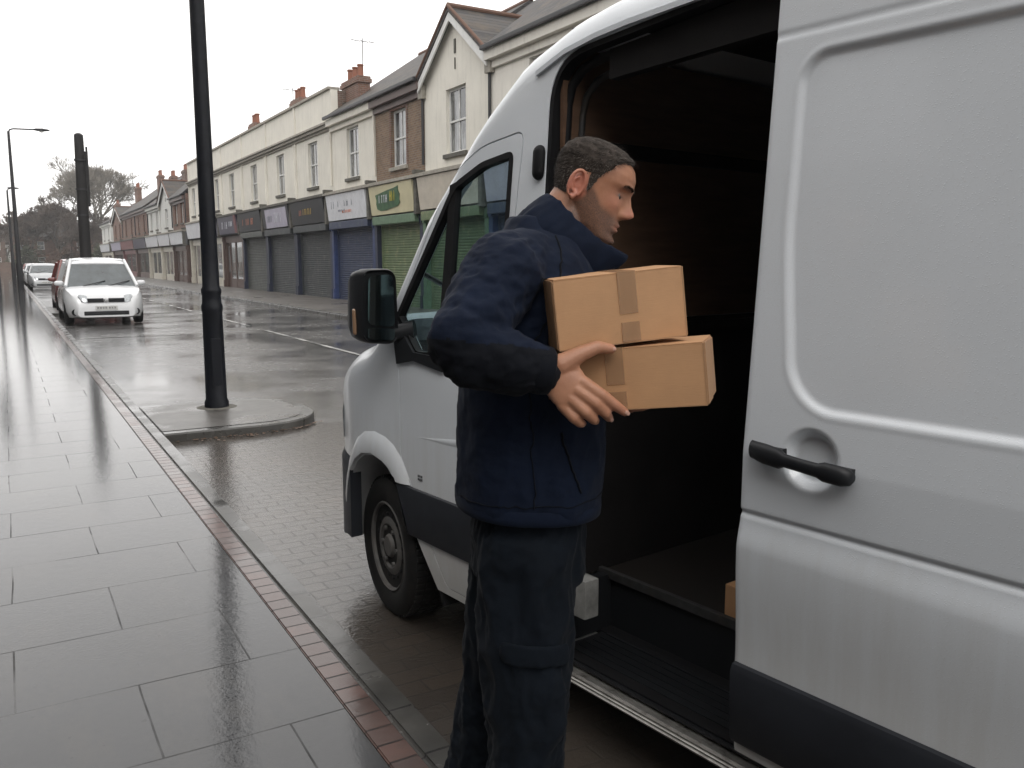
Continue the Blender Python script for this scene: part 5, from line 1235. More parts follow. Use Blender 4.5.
    # vents and nuts belong to the rim, which already holds the shape at this level
# door mirrors
def mirror(side):
    mr = empty('door_mirror', (0, 0, 0)); mr.parent = VAN
    y0 = -0.045 if side > 0 else 2*YC+0.045
    f = lambda a, y, z: Vector((a, y0+side*y, z))
    # housing: a deep shell, open face towards the driver (rear)
    ring = []
    base = [(0.10, 1.62), (0.03, 1.665), (0.27, 1.665), (0.31, 1.62), (0.325, 1.33), (0.28, 1.285), (0.07, 1.295), (0.045, 1.36)]
    outl = round_poly([(0.065, 1.605), (0.215, 1.60), (0.225, 1.30), (0.055, 1.285)], [0.055, 0.03, 0.045, 0.06], 6)
    def sc(k, da):
        cy = sum(p[0] for p in outl)/len(outl); cz_ = sum(p[1] for p in outl)/len(outl)
        return [f(da, cy+(y-cy)*k, cz_+(z-cz_)*k) for y, z in outl]
    bm = BM(); loft(bm, [sc(0.90, -0.085), sc(0.97, -0.10), sc(1.0, -0.09), sc(1.0, -0.03), sc(0.93, 0.03), sc(0.75, 0.075), sc(0.45, 0.095)], cap0=True)
    link('mirror_housing', bm, M['blkplas'], mr, smooth=50)
    g1 = round_poly([(0.083, 1.58), (0.197, 1.575), (0.205, 1.375), (0.077, 1.36)], 0.03, 5); g2 = round_poly([(0.077, 1.352), (0.205, 1.365), (0.203, 1.315), (0.083, 1.305)], 0.015, 4)
    bm = BM(); prism(bm, [f(-0.101, y, z) for y, z in g1], (-0.004, 0, 0)); link('mirror_glass', bm, M['mirror'], mr)
    bm = BM(); prism(bm, [f(-0.101, y, z) for y, z in g2], (-0.004, 0, 0)); link('mirror_glass', bm, M['mirror'], mr)
    bm = BM(); capsule(bm, f(-0.03, 0.225, 1.34), f(-0.03, 0.228, 1.43), 0.011, 0.009, flat=(Vector((0, 1, 0)), 0.8)); link('indicator_lens', bm, M['amber'], mr, smooth=60)
    bm = BM(); tube(bm, [f(-0.12, -0.01, 1.34), f(-0.06, 0.06, 1.33), f(-0.03, 0.10, 1.33)], [0.05, 0.032, 0.04], 12); tube(bm, [f(-0.05, 0.08, 1.34), f(-0.02, 0.10, 1.40)], [0.03, 0.03], 10); link('mirror_arm', bm, M['blkplas'], mr, smooth=50)
mirror(1); mirror(-1)
# the slid-back side door: own skin with swage, recessed panel, handle cup
DO = 0.07; DA0, DA1 = -1.893, -3.17
def rrect(a, z, a0, a1, z0, z1, r):
    cx_, cz_ = (a0+a1)/2, (z0+z1)/2; hx, hz = abs(a1-a0)/2-r, (z1-z0)/2-r
    dx, dz = abs(a-cx_)-hx, abs(z-cz_)-hz
    return sqrt(max(dx, 0)**2+max(dz, 0)**2)+min(max(dx, dz), 0)-r
def door_d(a, z):
    d = 0.0
    # panel side bows out: front-bottom corner of the recess is generously rounded
    lean = 0.07*smoothstep(1.75, 1.25, z)
    s1 = rrect(a+lean*0.6, z, -1.972, -3.09, 1.275, 2.118, 0.075+0.05*smoothstep(1.7, 1.4, z))
    d -= 0.011*smoothstep(0.003, -0.017, s1)
    d += 0.0012*math.exp(-((s1-0.007)/0.006)**2)
    d -= 0.006*smoothstep(1.004, 0.999, z)*smoothstep(0.982, 0.992, z)          # shadow groove of the swage
    d += 0.013*smoothstep(0.99, 0.90, z)                                        # shoulder turning outwards
    d -= 0.013*smoothstep(0.897, 0.60, z)                                        # and falling back in
    r_ = sqrt((a+2.088)**2+((z-1.163)*1.0)**2); d -= 0.030*(smoothstep(0.078, 0.050, r_))
    d -= 0.012*smoothstep(2.158, 2.166, z)*smoothstep(2.185, 2.172, z)*0.2
    return d
za = [0.33+(2.36-0.33)*i/380 for i in range(381)]
aa = [DA0-0.0*i for i in (0,)] + [DA0-0.003, DA0-0.008] + [DA0-0.014-(0.0055*i) for i in range(1, 152)] + [-2.8, -2.9, -3.0, -3.05, -3.1, DA1]
bm = BM(); R = []
for i, a in enumerate(aa):
    e = 0.012*(1 if i == 0 else (0.35 if i == 1 else (0.08 if i == 2 else 0)))
    R.append([Vector((a, ysurf(a, z, DO+door_d(a, z)-e), z)) for z in za])
G_ = [[bm.verts.new(p) for p in r_] for r_ in R]
for A, B_ in zip(G_, G_[1:]):
    for k in range(len(A)-1): bm.faces.new((A[k], A[k+1], B_[k+1], B_[k]))
# return flange and inner skin so that the door has thickness
In = []
for i in (0, len(aa)-1): In.append([bm.verts.new((aa[i]-(0.004 if i == 0 else -0.004), ysurf(aa[i], z, DO-0.045), z)) for z in za])
for k in range(len(za)-1): bm.faces.new((G_[0][k+1], G_[0][k], In[0][k], In[0][k+1])); bm.faces.new((G_[-1][k], G_[-1][k+1], In[1][k+1], In[1][k])); bm.faces.new((In[0][k+1], In[0][k], In[1][k], In[1][k+1]))
sd = link('sliding_door', bm, M['van'], VAN, smooth=60)
bm = BM(); n = 24; R = []
for k in range(n+1):
    a = DA0-0.008-(abs(DA1-DA0)-0.016)*k/n
    R.append([Vector((a, ysurf(a, z, DO+d), z)) for z, d in ((0.362, -0.01), (0.366, 0.014), (0.38, 0.022), (0.568, 0.022), (0.586, 0.014), (0.592, -0.03))])
loft(bm, R); link('side_trim', bm, M['trim'], sd, smooth=40)
# handle: a black bar across the round cup
bm = BM(); R = []
hp = [(-1.937, 0.018, 1.170, 0.012, 0.010), (-1.942, 0.024, 1.170, 0.020, 0.014), (-1.985, 0.032, 1.166, 0.023, 0.018), (-2.03, 0.036, 1.162, 0.022, 0.017), (-2.045, 0.038, 1.161, 0.015, 0.012), (-2.09, 0.040, 1.158, 0.0145, 0.012), (-2.135, 0.038, 1.154, 0.0155, 0.012), (-2.15, 0.036, 1.153, 0.021, 0.016), (-2.19, 0.031, 1.150, 0.021, 0.017), (-2.207, 0.023, 1.148, 0.016, 0.013), (-2.212, 0.018, 1.148, 0.009, 0.009)]
for a, d, z, rz_, ry_ in hp: R.append([Vector((a, ysurf(a, z, DO+d+ry_*sin(t)), z+1.12*rz_*cos(t))) for t in [2*pi*k/16 for k in range(16)]])
loft(bm, R); box(bm, -2.02, -1.95, ysurf(-2, 1.16, DO-0.01), ysurf(-2, 1.16, DO+0.03), 1.152, 1.18); box(bm, -2.205, -2.16, ysurf(-2, 1.15, DO-0.01), ysurf(-2, 1.15, DO+0.03), 1.14, 1.165)
link('door_handle', bm, M['blkplas'], sd, smooth=50)
# small cardboard carton on the cargo floor and the step's end
bm = BM(); box(bm, -1.80, -1.56, -0.46, -0.325, 0.4915, 0.60, bev=0.004)
bx_ = link('floor_carton', bm, M['card']); bx_.matrix_world = VAN.matrix_basis.copy(); tag(bx_, 'brown carton corner lying on the van floor beside the edge of the open door', 'box')
# ================================================================ THE MAN
M['skin'] = None
m, t, b = node_mat('skin'); M['skin'] = m; v = coords(t)
at = t.nodes.new('ShaderNodeAttribute'); at.attribute_name = 'stubble'; ar = t.nodes.new('ShaderNodeAttribute'); ar.attribute_name = 'flush'
c = ramp(t, noise_n(t, v, 22, 5, 0.65), [(0.3, (0.34, 0.155, 0.088)), (0.7, (0.45, 0.225, 0.135))])
c = mixc(t, ar.outputs['Fac'], c, (0.46, 0.165, 0.115))
dots = ramp(t, noise_n(t, v, 650, 2, 0.6), [(0.38, (0, 0, 0)), (0.62, (1, 1, 1))])
c = mixc(t, mth(t, 'MULTIPLY', at.outputs['Fac'], mth(t, 'MULTIPLY_ADD', dots, 0.50, 0.48)), c, (0.055, 0.045, 0.042))
t.links.new(c, b.inputs['Base Color']); b.inputs['Roughness'].default_value = 0.48
b.inputs['Subsurface Weight'].default_value = 0.08; b.inputs['Subsurface Radius'].default_value = (0.01, 0.004, 0.002); b.inputs['Subsurface Scale'].default_value = 0.5
bump(t, b, noise_n(t, v, 160, 4, 0.7), 0.25, 0.0012)
def cloth_mat(name, col, scale=900, r=0.85, sheen=0.15, wet=None):
    m, t, b = node_mat(name); v = coords(t)
    f = noise_n(t, v, 7, 6, 0.65); w1 = t.nodes.new('ShaderNodeTexWave'); w1.inputs['Scale'].default_value = scale*0.16; w1.inputs['Distortion'].default_value = 0.6
    t.links.new(v, w1.inputs['Vector'])
    c = ramp(t, f, [(0.3, tuple(x*0.75 for x in col)), (0.7, tuple(x*1.15 for x in col))])
    sp = ramp(t, noise_n(t, v, 55, 3, 0.6), [(0.60, (0, 0, 0)), (0.70, (1, 1, 1))])
    c = mixc(t, mth(t, 'MULTIPLY', sp, 0.35), c, tuple(x*0.4 for x in col))
    t.links.new(c, b.inputs['Base Color']); b.inputs['Roughness'].default_value = r
    b.inputs['Sheen Weight'].default_value = sheen; b.inputs['Specular IOR Level'].default_value = 0.16
    n1 = bump(t, None, noise_n(t, v, 26, 5, 0.6), 0.35, 0.006)
    bump(t, b, mth(t, 'ADD', w1.outputs['Fac'], noise_n(t, v, 500, 2)), 0.18, 0.0006, prev=n1)
    return m
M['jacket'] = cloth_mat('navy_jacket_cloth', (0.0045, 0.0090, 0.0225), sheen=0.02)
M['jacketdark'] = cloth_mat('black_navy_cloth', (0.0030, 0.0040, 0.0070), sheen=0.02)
M['trouser'] = cloth_mat('dark_trouser_cloth', (0.0032, 0.0058, 0.0100), sheen=0.02)
M['boot'] = P('black_boot_leather', (0.015, 0.014, 0.013), 0.45, bs=0.3, bscale=80, bd=0.001)
M['hair'] = P('short_dark_hair', (0.050, 0.041, 0.035), 0.8, spec=0.15, var=0.45, vscale=60, bs=0.6, bscale=240, bd=0.003)
M['hairgrey'] = P('greying_hair', (0.20, 0.18, 0.16), 0.8, spec=0.15, var=0.3, vscale=60)
M['eye'] = P('eye_white', (0.28, 0.24, 0.22), 0.2, var=0.03)
M['iris'] = P('dark_iris', (0.03, 0.02, 0.015), 0.15)
MAN = empty('person', (0.9975, 1.6175, 0.0), radians(-24.608))
tag(MAN, 'man in navy work jacket and dark cargo trousers, holding two cartons and looking down', 'person')
# ---- head surface in its own upright frame (x forward, y left, z up), then tilted
HT = Matrix.Translation((0.135, 0.012, 1.700)) @ Matrix.Rotation(radians(23), 4, 'Y') @ Matrix.Rotation(radians(4), 4, 'X') @ Matrix.Rotation(radians(-17), 4, 'Z')
PROF = [(-0.102, 0.050, 0.005, 0.012), (-0.098, 0.072, -0.01, 0.026), (-0.089, 0.087, -0.022, 0.038), (-0.076, 0.0935, -0.035, 0.047), (-0.061, 0.089, -0.045, 0.0545), (-0.045, 0.0905, -0.054, 0.059), (-0.028, 0.086, -0.064, 0.0635), (-0.010, 0.085, -0.075, 0.067), (0.008, 0.083, -0.083, 0.070), (0.026, 0.0835, -0.089, 0.0725), (0.042, 0.0905, -0.092, 0.0735), (0.060, 0.0885, -0.090, 0.073), (0.078, 0.080, -0.083, 0.069), (0.092, 0.066, -0.071, 0.060), (0.102, 0.046, -0.054, 0.046), (0.108, 0.024, -0.035, 0.028), (0.1105, 0.004, -0.012, 0.010)]
def g2(y, z, y0, z0, sy, sz): return math.exp(-((y-y0)/sy)**2-((z-z0)/sz)**2)
def head_pt(th_, z, grow=0.0):
    xf, xb, w = lerp_tab(PROF, z); cx_, rx = (xf+xb)/2, (xf-xb)/2
    c_, s_ = cos(th_), sin(th_)
    k = 0.86 if c_ > 0 else 1.0                           # face plane flatter than the skull
    x = cx_+(rx+grow)*(abs(c_)**k)*(1 if c_ > 0 else -1); y = (w+grow)*s_
    if c_ > 0:
        d = 0.0
        nz = lin_tab([(-0.030, 0.0), (-0.024, 0.008), (-0.017, 0.024), (-0.009, 0.0315), (-0.002, 0.029), (0.012, 0.018), (0.028, 0.009), (0.042, 0.0), (0.2, 0)], z)
        sg = lin_tab([(-0.03, 0.013), (-0.012, 0.0105), (0.0, 0.0085), (0.03, 0.007)], z)
        d += nz*math.exp(-(y/sg)**2)
        for s in (-1, 1):
            d += 0.007*g2(y, z, s*0.0135, -0.015, 0.006, 0.0075)      # nostril wing
            d -= 0.0105*g2(y, z, s*0.031, 0.024, 0.014, 0.0095)       # eye socket
            d += 0.0062*g2(y, z, s*0.031, 0.0225, 0.011, 0.0050)      # lid over the ball
            d += 0.0045*g2(y, z, s*0.028, 0.0405, 0.022, 0.0065)      # brow
            d += 0.0045*g2(y, z, s*0.043, -0.002, 0.016, 0.014)       # cheekbone
            d -= 0.0025*g2(y, z, s*0.046, -0.040, 0.016, 0.018)
            d -= 0.0020*g2(y, z, s*0.023, -0.030, 0.005, 0.014)       # fold beside the mouth
        d += 0.0060*g2(y, z, 0, -0.0385, 0.020, 0.0050)+0.0058*g2(y, z, 0, -0.0515, 0.018, 0.0055)
        d -= 0.0055*g2(y, z, 0, -0.0450, 0.024, 0.0022)
        d -= 0.0040*g2(y, z, 0, -0.0620, 0.018, 0.0050)
        d += 0.0050*g2(y, z, 0, -0.0770, 0.017, 0.0090)
        x += d*min(1.0, c_*2.2)
    return Vector((x, y, z))
def zs_head(n): return [-0.102+0.2125*i/n for i in range(n+1)]
bm = BM(); loft(bm, [[HT @ head_pt(2*pi*k/96, z) for k in range(96)] for z in zs_head(110)])
# ears: helix ring, bowl and lobe
def ear(bm, s):
    e0 = lambda x, z, o: HT @ Vector((-0.015+x*0.88, s*(0.0705+o), 0.002+z))
    hel = []
    for k in range(15):
        a = radians(-70+k*(300/14)); hel.append(e0(-0.017*cos(a)*1.0-0.004, 0.030*sin(a)*1.0+0.002, 0.011-0.007*cos(a)*-1))
    tube(bm, hel, [0.0032+0.0012*sin(pi*k/14) for k in range(15)], 8)
    capsule(bm, e0(-0.004, -0.027, 0.006), e0(0.002, -0.020, 0.004), 0.0065, 0.005, 10, 3)
    tube(bm, [e0(0.004, -0.018, 0.004), e0(-0.010, -0.012, 0.010), e0(-0.013, 0.008, 0.012), e0(-0.004, 0.020, 0.009)], [0.003, 0.0036, 0.0036, 0.003], 8)
    capsule(bm, e0(0.007, -0.006, 0.001), e0(0.006, 0.0, 0.002), 0.0048, 0.004, 8, 3)
    capsule(bm, e0(-0.006, 0.012, 0.001), e0(-0.003, -0.012, 0.001), 0.015, 0.012, 12, 3, flat=((HT.to_3x3() @ Vector((0, 1, 0))).normalized(), 0.33))
ear(bm, -1); ear(bm, 1)
# neck and hidden trunk, one continuous surface with arms, legs and hands
V3 = Vector
capsule(bm, V3((0.012, 0, 1.50)), HT @ V3((-0.020, 0, -0.035)), 0.068, 0.058, 24)
capsule(bm, V3((0.03, 0, 1.50)), HT @ V3((0.022, 0, -0.062)), 0.055, 0.034, 20)
def ell(zc, xc, rx, ry, n=28, tw=0): return [Vector((xc+rx*cos(2*pi*k/n), ry*sin(2*pi*k/n), zc)) for k in range(n)]
loft(bm, [ell(0.90, 0.0, 0.11, 0.15), ell(1.0, 0.0, 0.115, 0.155), ell(1.15, 0.0, 0.10, 0.14), ell(1.30, 0.005, 0.11, 0.155), ell(1.42, 0.0, 0.11, 0.165), ell(1.50, 0.0, 0.09, 0.14), ell(1.55, 0.0, 0.06, 0.08)])
SH_R, EL_R, WR_R = V3((-0.055, -0.175, 1.525)), V3((-0.142, -0.292, 1.392)), V3((0.009, -0.298, 1.345))
SH_L, EL_L, WR_L = V3((-0.02, 0.185, 1.51)), V3((0.04, 0.23, 1.27)), V3((0.17, 0.06, 1.236))
for sh_, el_, wr_ in ((SH_R, EL_R, WR_R), (SH_L, EL_L, WR_L)):
    capsule(bm, sh_, el_, 0.050, 0.034); capsule(bm, el_, wr_, 0.034, 0.028)
HIP_R, KN_R, AN_R = V3((-0.005, -0.095, 0.90)), V3((0.002, -0.105, 0.50)), V3((-0.035, -0.11, 0.09))
HIP_L, KN_L, AN_L = V3((0.0, 0.095, 0.90)), V3((-0.05, 0.12, 0.50)), V3((-0.135, 0.14, 0.10))
for h_, k_, a_ in ((HIP_R, KN_R, AN_R), (HIP_L, KN_L, AN_L)):
    capsule(bm, h_, k_, 0.085, 0.055); capsule(bm, k_, a_, 0.052, 0.036)
# ---- right hand: palm over the carton's near corner, thumb along the top edge, fingers wrapping down and under
def chain(bm, pts, rs, seg=12):
    for (p, q), (r1, r2) in zip(zip(pts, pts[1:]), zip(rs, rs[1:])): capsule(bm, p, q, r1, r2, seg, 4)
W0 = WR_R
ax = Vector((0, 1, 0))
e1 = V3((-0.65, 0, -0.76)); R = []
for cx, cy, cz, hw_, hd_ in ((-0.010, -0.299, 1.351, 0.027, 0.022), (0.005, -0.300, 1.345, 0.029, 0.021), (0.020, -0.305, 1.331, 0.036, 0.020), (0.036, -0.310, 1.316, 0.040, 0.018), (0.048, -0.315, 1.304, 0.0385, 0.0145), (0.056, -0.316, 1.297, 0.036, 0.009)):
    R.append([V3((cx, cy, cz))+e1*hw_*math.copysign(abs(cos(q))**0.8, cos(q))+V3((0, 1, 0))*hd_*math.copysign(abs(sin(q))**0.8, sin(q)) for q in [2*pi*k/24 for k in range(24)]])
loft(bm, R)
capsule(bm, V3((0.022, -0.307, 1.350)), V3((0.046, -0.310, 1.358)), 0.020, 0.0145, 14, 4); capsule(bm, V3((0.030, -0.309, 1.344)), V3((0.058, -0.312, 1.334)), 0.018, 0.0125, 14, 4, flat=(V3((0, 1, 0)), 0.8)); capsule(bm, V3((0.046, -0.311, 1.356)), V3((0.060, -0.312, 1.336)), 0.011, 0.011, 12, 4, flat=(V3((0, 1, 0)), 0.75))
# thumb leaves the side of the palm near the wrist
chain(bm, [V3((0.026, -0.306, 1.356)), V3((0.063, -0.310, 1.378)), V3((0.095, -0.306, 1.390)), V3((0.123, -0.300, 1.386))], [0.0232, 0.0157, 0.0130, 0.0099])
# index, middle, ring, little
chain(bm, [V3((0.066, -0.316, 1.325)), V3((0.103, -0.320, 1.300)), V3((0.130, -0.314, 1.279)), V3((0.151, -0.304, 1.264))], [0.0137, 0.0121, 0.0109, 0.0088])
chain(bm, [V3((0.055, -0.318, 1.310)), V3((0.090, -0.323, 1.285)), V3((0.111, -0.314, 1.265)), V3((0.122, -0.296, 1.252))], [0.0142, 0.0123, 0.0110, 0.0090])
chain(bm, [V3((0.042, -0.318, 1.295)), V3((0.071, -0.323, 1.269)), V3((0.088, -0.312, 1.253)), V3((0.096, -0.294, 1.246))], [0.0135, 0.0118, 0.0104, 0.0087])
chain(bm, [V3((0.028, -0.314, 1.281)), V3((0.049, -0.318, 1.257)), V3((0.063, -0.308, 1.245)), V3((0.071, -0.294, 1.241))], [0.0122, 0.0107, 0.0095, 0.0079])
# ---- left hand under the far side of the lower carton
capsule(bm, WR_L, V3((0.225, 0.0, 1.224)), 0.027, 0.030, 16, 5, flat=(Vector((0, 0, 1)), 0.6))
for k, (y0_, L_) in enumerate(((0.155, 0.075), (0.135, 0.085), (0.115, 0.08), (0.097, 0.062))):
    p = V3((0.235-0.006*k, y0_-0.145, 1.228)); chain(bm, [p, p+V3((L_*0.45, -0.03, 0.006)), p+V3((L_*0.8, -0.05, 0.018)), p+V3((L_, -0.058, 0.03))], [0.0115, 0.0102, 0.0092, 0.0076])
chain(bm, [V3((0.19, 0.03, 1.234)), V3((0.215, 0.02, 1.255)), V3((0.24, -0.02, 1.28)), V3((0.258, -0.045, 1.292))], [0.017, 0.0125, 0.011, 0.0085])
pbody = link('body', bm, M['skin'], MAN)
remeshed(pbody, 0.0026, 3, 0.5)
me = pbody.data; me.attributes.new('stubble', 'FLOAT', 'POINT'); me.attributes.new('flush', 'FLOAT', 'POINT'); st = me.attributes['stubble']; HI = HT.inverted()
sv = []; fv = []
for v_ in me.vertices:
    p = HI @ v_.co; s1 = f1 = 0.0
    if p.length < 0.2 and v_.co.z > 1.55:
        zl = -0.018+0.030*smoothstep(0.055, 0.01, p.x)-0.010*smoothstep(0.05, 0.09, p.x)   # beard line runs from sideburn to moustache
        s1 = smoothstep(zl+0.008, zl-0.010, p.z)*smoothstep(-0.035, 0.0, p.x)
        s1 *= smoothstep(-0.135, -0.10, p.z)
        near_ear = smoothstep(0.028, 0.018, sqrt((p.x+0.015)**2+((p.z-0.004)*0.75)**2)); s1 *= 1-near_ear
        lip = math.exp(-((p.z+0.045)/0.0085)**2)*math.exp(-(p.y/0.022)**2)*smoothstep(0.075, 0.088, p.x); s1 *= 1-lip*0.85
        f1 = max(lip*0.75, near_ear*0.75, 0.5*math.exp(-((p.z+0.008)/0.014)**2-(p.y/0.018)**2)*smoothstep(0.08, 0.1, p.x), 0.30*math.exp(-((p.z+0.0)/0.02)**2-((abs(p.y)-0.045)/0.02)**2)*smoothstep(0.03, 0.06, p.x))
        brow = math.exp(-((p.z-0.0385)/0.0042)**2)*smoothstep(0.050, 0.042, abs(p.y))*smoothstep(0.006, 0.013, abs(p.y))*smoothstep(0.05, 0.07, p.x)
        lash = math.exp(-((p.z-0.0185)/0.0030)**2)*math.exp(-((abs(p.y)-0.032)/0.012)**2)*smoothstep(0.05, 0.065, p.x)
        s1 = max(s1*0.92, brow*1.0, lash*0.9)
    elif 1.2 < v_.co.z < 1.4 and v_.co.x > 0.05: f1 = 0.25*smoothstep(0.09, 0.17, v_.co.x)
    sv.append(s1); fv.append(f1)
me.attributes['stubble'].data.foreach_set('value', sv); me.attributes['flush'].data.foreach_set('value', fv)
# eyes, seen half closed
for s in (-1, 1):
    bm = BM(); bmesh.ops.create_uvsphere(bm, u_segments=20, v_segments=14, radius=0.0112, matrix=HT @ Matrix.Translation((0.0605, s*0.031, 0.0190))); ey = link('eye', bm, M['eye'], MAN, smooth=80)
    bm = BM(); capsule(bm, HT @ V3((0.0698, s*0.031, 0.0150)), HT @ V3((0.0706, s*0.031, 0.0150)), 0.0045, 0.0045, 12, 4); link('iris', bm, M['iris'], ey, smooth=80)
M['nail'] = P('fingernail', (0.48, 0.28, 0.21), 0.3, var=0.05)
for tip, prev in (((0.123, -0.300, 1.386), (0.095, -0.306, 1.390)), ((0.151, -0.304, 1.264), (0.130, -0.314, 1.279)), ((0.122, -0.296, 1.252), (0.111, -0.314, 1.265))):
    d_ = (V3(tip)-V3(prev)).normalized(); up_ = (V3((0, -1, 0.15))-d_*V3((0, -1, 0.15)).dot(d_)).normalized(); sd2 = d_.cross(up_); bm = BM()
    c0 = V3(tip)+up_*0.0080+d_*0.001
    capsule(bm, c0-d_*0.003, c0+d_*0.003, 0.0042, 0.0040, 10, 3, flat=(up_, 0.35)); link('fingernail', bm, M['nail'], MAN, smooth=70)
# ---- hair: a close shell with thousands of short blades
def hairline(p):
    x, y, z = p
    zf = lin_tab([(-0.10, -0.056), (-0.060, -0.058), (-0.048, -0.046), (-0.034, -0.015), (-0.028, 0.028), (0.000, 0.036), (0.003, -0.004), (0.010, 0.0), (0.020, 0.034), (0.036, 0.056), (0.046, 0.076), (0.060, 0.0855), (0.10, 0.092)], x)
    return z-zf
def hair_thick(p):
    return 0.0015+0.0060*smoothstep(0.02, 0.10, p.z)+0.005*smoothstep(0.05, 0.08, p.x)*smoothstep(0.08, 0.10, p.z)
bm = BM(); n1, n2 = 160, 120; grid = {}
for i, z in enumerate([-0.06+0.1705*k/n2 for k in range(n2+1)]):
    for k in range(n1):
        th_ = 2*pi*k/n1; p = head_pt(th_, z); e = hairline(p)+0.004*noise.noise(p*90)
        tk = hair_thick(p)*smoothstep(-0.001, 0.010, e)-0.0016*(1-smoothstep(-0.001, 0.004, e))
        nrm_ = Vector((p.x*0.8, p.y, max(0, p.z-0.02)*1.3)).normalized(); 
        q = p+nrm_*(tk+0.0012*noise.noise(p*160)*smoothstep(0, 0.01, e)); grid[i, k] = (bm.verts.new(HT @ q), e)
for i in range(n2):
    for k in range(n1):
        q = [grid[i, k], grid[i, (k+1) % n1], grid[i+1, (k+1) % n1], grid[i+1, k]]
        if max(x[1] for x in q) > -0.001: bm.faces.new([x[0] for x in q])
bm.faces.new([grid[n2, k][0] for k in range(n1)])
bmesh.ops.delete(bm, geom=[v_ for v_ in bm.verts if not v_.link_faces], context='VERTS')
hair = link('hair', bm, M['hair'], MAN, smooth=80)
bm = BM(); rr = random.Random(3)
for i in range(15000):
    z = rr.uniform(-0.055, 0.1095); th_ = rr.uniform(0, 2*pi); p = head_pt(th_, z); e = hairline(p)
    if e < 0.0005*rr.random(): continue
    nr = Vector((p.x*0.8, p.y, max(0, p.z-0.02)*1.3)).normalized(); tk = hair_thick(p)*smoothstep(-0.001, 0.010, e)
    down = Vector((0.1, 0, -1)) if p.z < 0.07 else Vector((1, p.y*2, 0.15)); tn = (down-nr*down.dot(nr)).normalized()
    L_ = (0.006+0.007*smoothstep(0.02, 0.09, p.z))*rr.uniform(0.7, 1.3)
    root = p+nr*(tk*0.6-0.0005); tip = root+(tn*0.75+nr*rr.uniform(0.35, 0.9)+Vector((rr.gauss(0, .18), rr.gauss(0, .18), rr.gauss(0, .18))))*L_
    sd_ = tn.cross(nr).normalized()*0.0006; mi = 1 if rr.random() < (0.34 if p.x < 0.03 and p.z < 0.06 else 0.16) else 0
    f = bm.faces.new([bm.verts.new(HT @ (root-sd_)), bm.verts.new(HT @ (root+sd_)), bm.verts.new(HT @ tip)]); f.material_index = mi
for i in range(700):
    s = rr.choice((-1, 1)); y = s*rr.uniform(0.010, 0.047); zb = 0.0385+0.004*sin((abs(y)-0.01)/0.037*pi*0.75)+rr.gauss(0, 0.0016); p0 = head_pt(math.asin(max(-1, min(1, y/0.0735))), zb)
    root = p0+Vector((0.0002, 0, 0)); tip = root+Vector((0.0022, s*0.006*rr.uniform(0.6, 1.2), 0.0012+rr.gauss(0, 0.001))); w_ = Vector((0, 0, 0.0005))
    f = bm.faces.new([bm.verts.new(HT @ (root-w_)), bm.verts.new(HT @ (root+w_)), bm.verts.new(HT @ tip)]); f.material_index = 0
link('hair_strands', bm, [M['hair'], M['hairgrey']], hair, smooth='keep')
# ---- jacket
def folds(o, amp, fr, seedv, stretch=(1, 1, 1), clampf=None):
    me = o.data
    import numpy as np
    n = len(me.vertices); co = np.empty(n*3); no = np.empty(n*3); me.vertices.foreach_get('co', co); me.vertices.foreach_get('normal', no)
    co = co.reshape(-1, 3); no = no.reshape(-1, 3)
    for i in range(n):
        p = Vector((co[i, 0]*stretch[0], co[i, 1]*stretch[1], co[i, 2]*stretch[2]))*fr+seedv
        d = 1-abs(noise.noise(p))*2; d2 = 1-abs(noise.noise(p*2.3+Vector((5, 1, 2))))*2
        a = amp*(d*0.65+d2*0.35-0.45)
        if clampf: a *= clampf(co[i])
        co[i] += no[i]*a
    me.vertices.foreach_set('co', co.ravel()); me.update()
bm = BM()
def ell2(z, xb, xf, ry, n=36, tilt=0.0, p=2.3, yc=0.0):
    cx_, rx = (xb+xf)/2, (xf-xb)/2; out = []
    for k in range(n):
        a = 2*pi*k/n; c_, s_ = cos(a), sin(a)
        out.append(Vector((cx_+rx*math.copysign(abs(c_)**(2/p), c_), yc+ry*math.copysign(abs(s_)**(2/p), s_), z+tilt*c_)))
    return out
loft(bm, [ell2(1.008, -0.158, 0.158, 0.188, tilt=-0.008), ell2(1.03, -0.164, 0.162, 0.195, tilt=-0.008), ell2(1.08, -0.163, 0.168, 0.195), ell2(1.14, -0.160, 0.170, 0.192), ell2(1.24, -0.155, 0.170, 0.190), ell2(1.34, -0.150, 0.168, 0.192), ell2(1.43, -0.140, 0.160, 0.195), ell2(1.50, -0.128, 0.148, 0.186), ell2(1.555, -0.108, 0.125, 0.160), ell2(1.592, -0.082, 0.108, 0.118), ell2(1.62, -0.055, 0.090, 0.078), ell2(1.645, -0.04, 0.075, 0.06)])
capsule(bm, V3((-0.02, -0.10, 1.553)), V3((-0.070, -0.168, 1.530)), 0.066, 0.080, 20)
capsule(bm, V3((-0.070, -0.168, 1.530)), V3((-0.156, -0.290, 1.405)), 0.079, 0.069, 24)
capsule(bm, V3((-0.156, -0.290, 1.405)), V3((-0.132, -0.300, 1.374)), 0.071, 0.066, 24)
capsule(bm, V3((-0.128, -0.300, 1.375)), V3((-0.065, -0.300, 1.358)), 0.065, 0.058, 24)
capsule(bm, V3((-0.065, -0.300, 1.358)), V3((-0.016, -0.300, 1.348)), 0.058, 0.046, 24)
capsule(bm, V3((-0.02, 0.10, 1.545)), V3((-0.02, 0.175, 1.51)), 0.064, 0.075, 20)
capsule(bm, V3((-0.02, 0.175, 1.51)), EL_L, 0.076, 0.060, 20); capsule(bm, EL_L, WR_L+(EL_L-WR_L)*0.2, 0.060, 0.046, 20)
jk = link('jacket', bm, M['jacket'], MAN)
remeshed(jk, 0.0055, 8, 0.6)
def damp(c): return 1.0
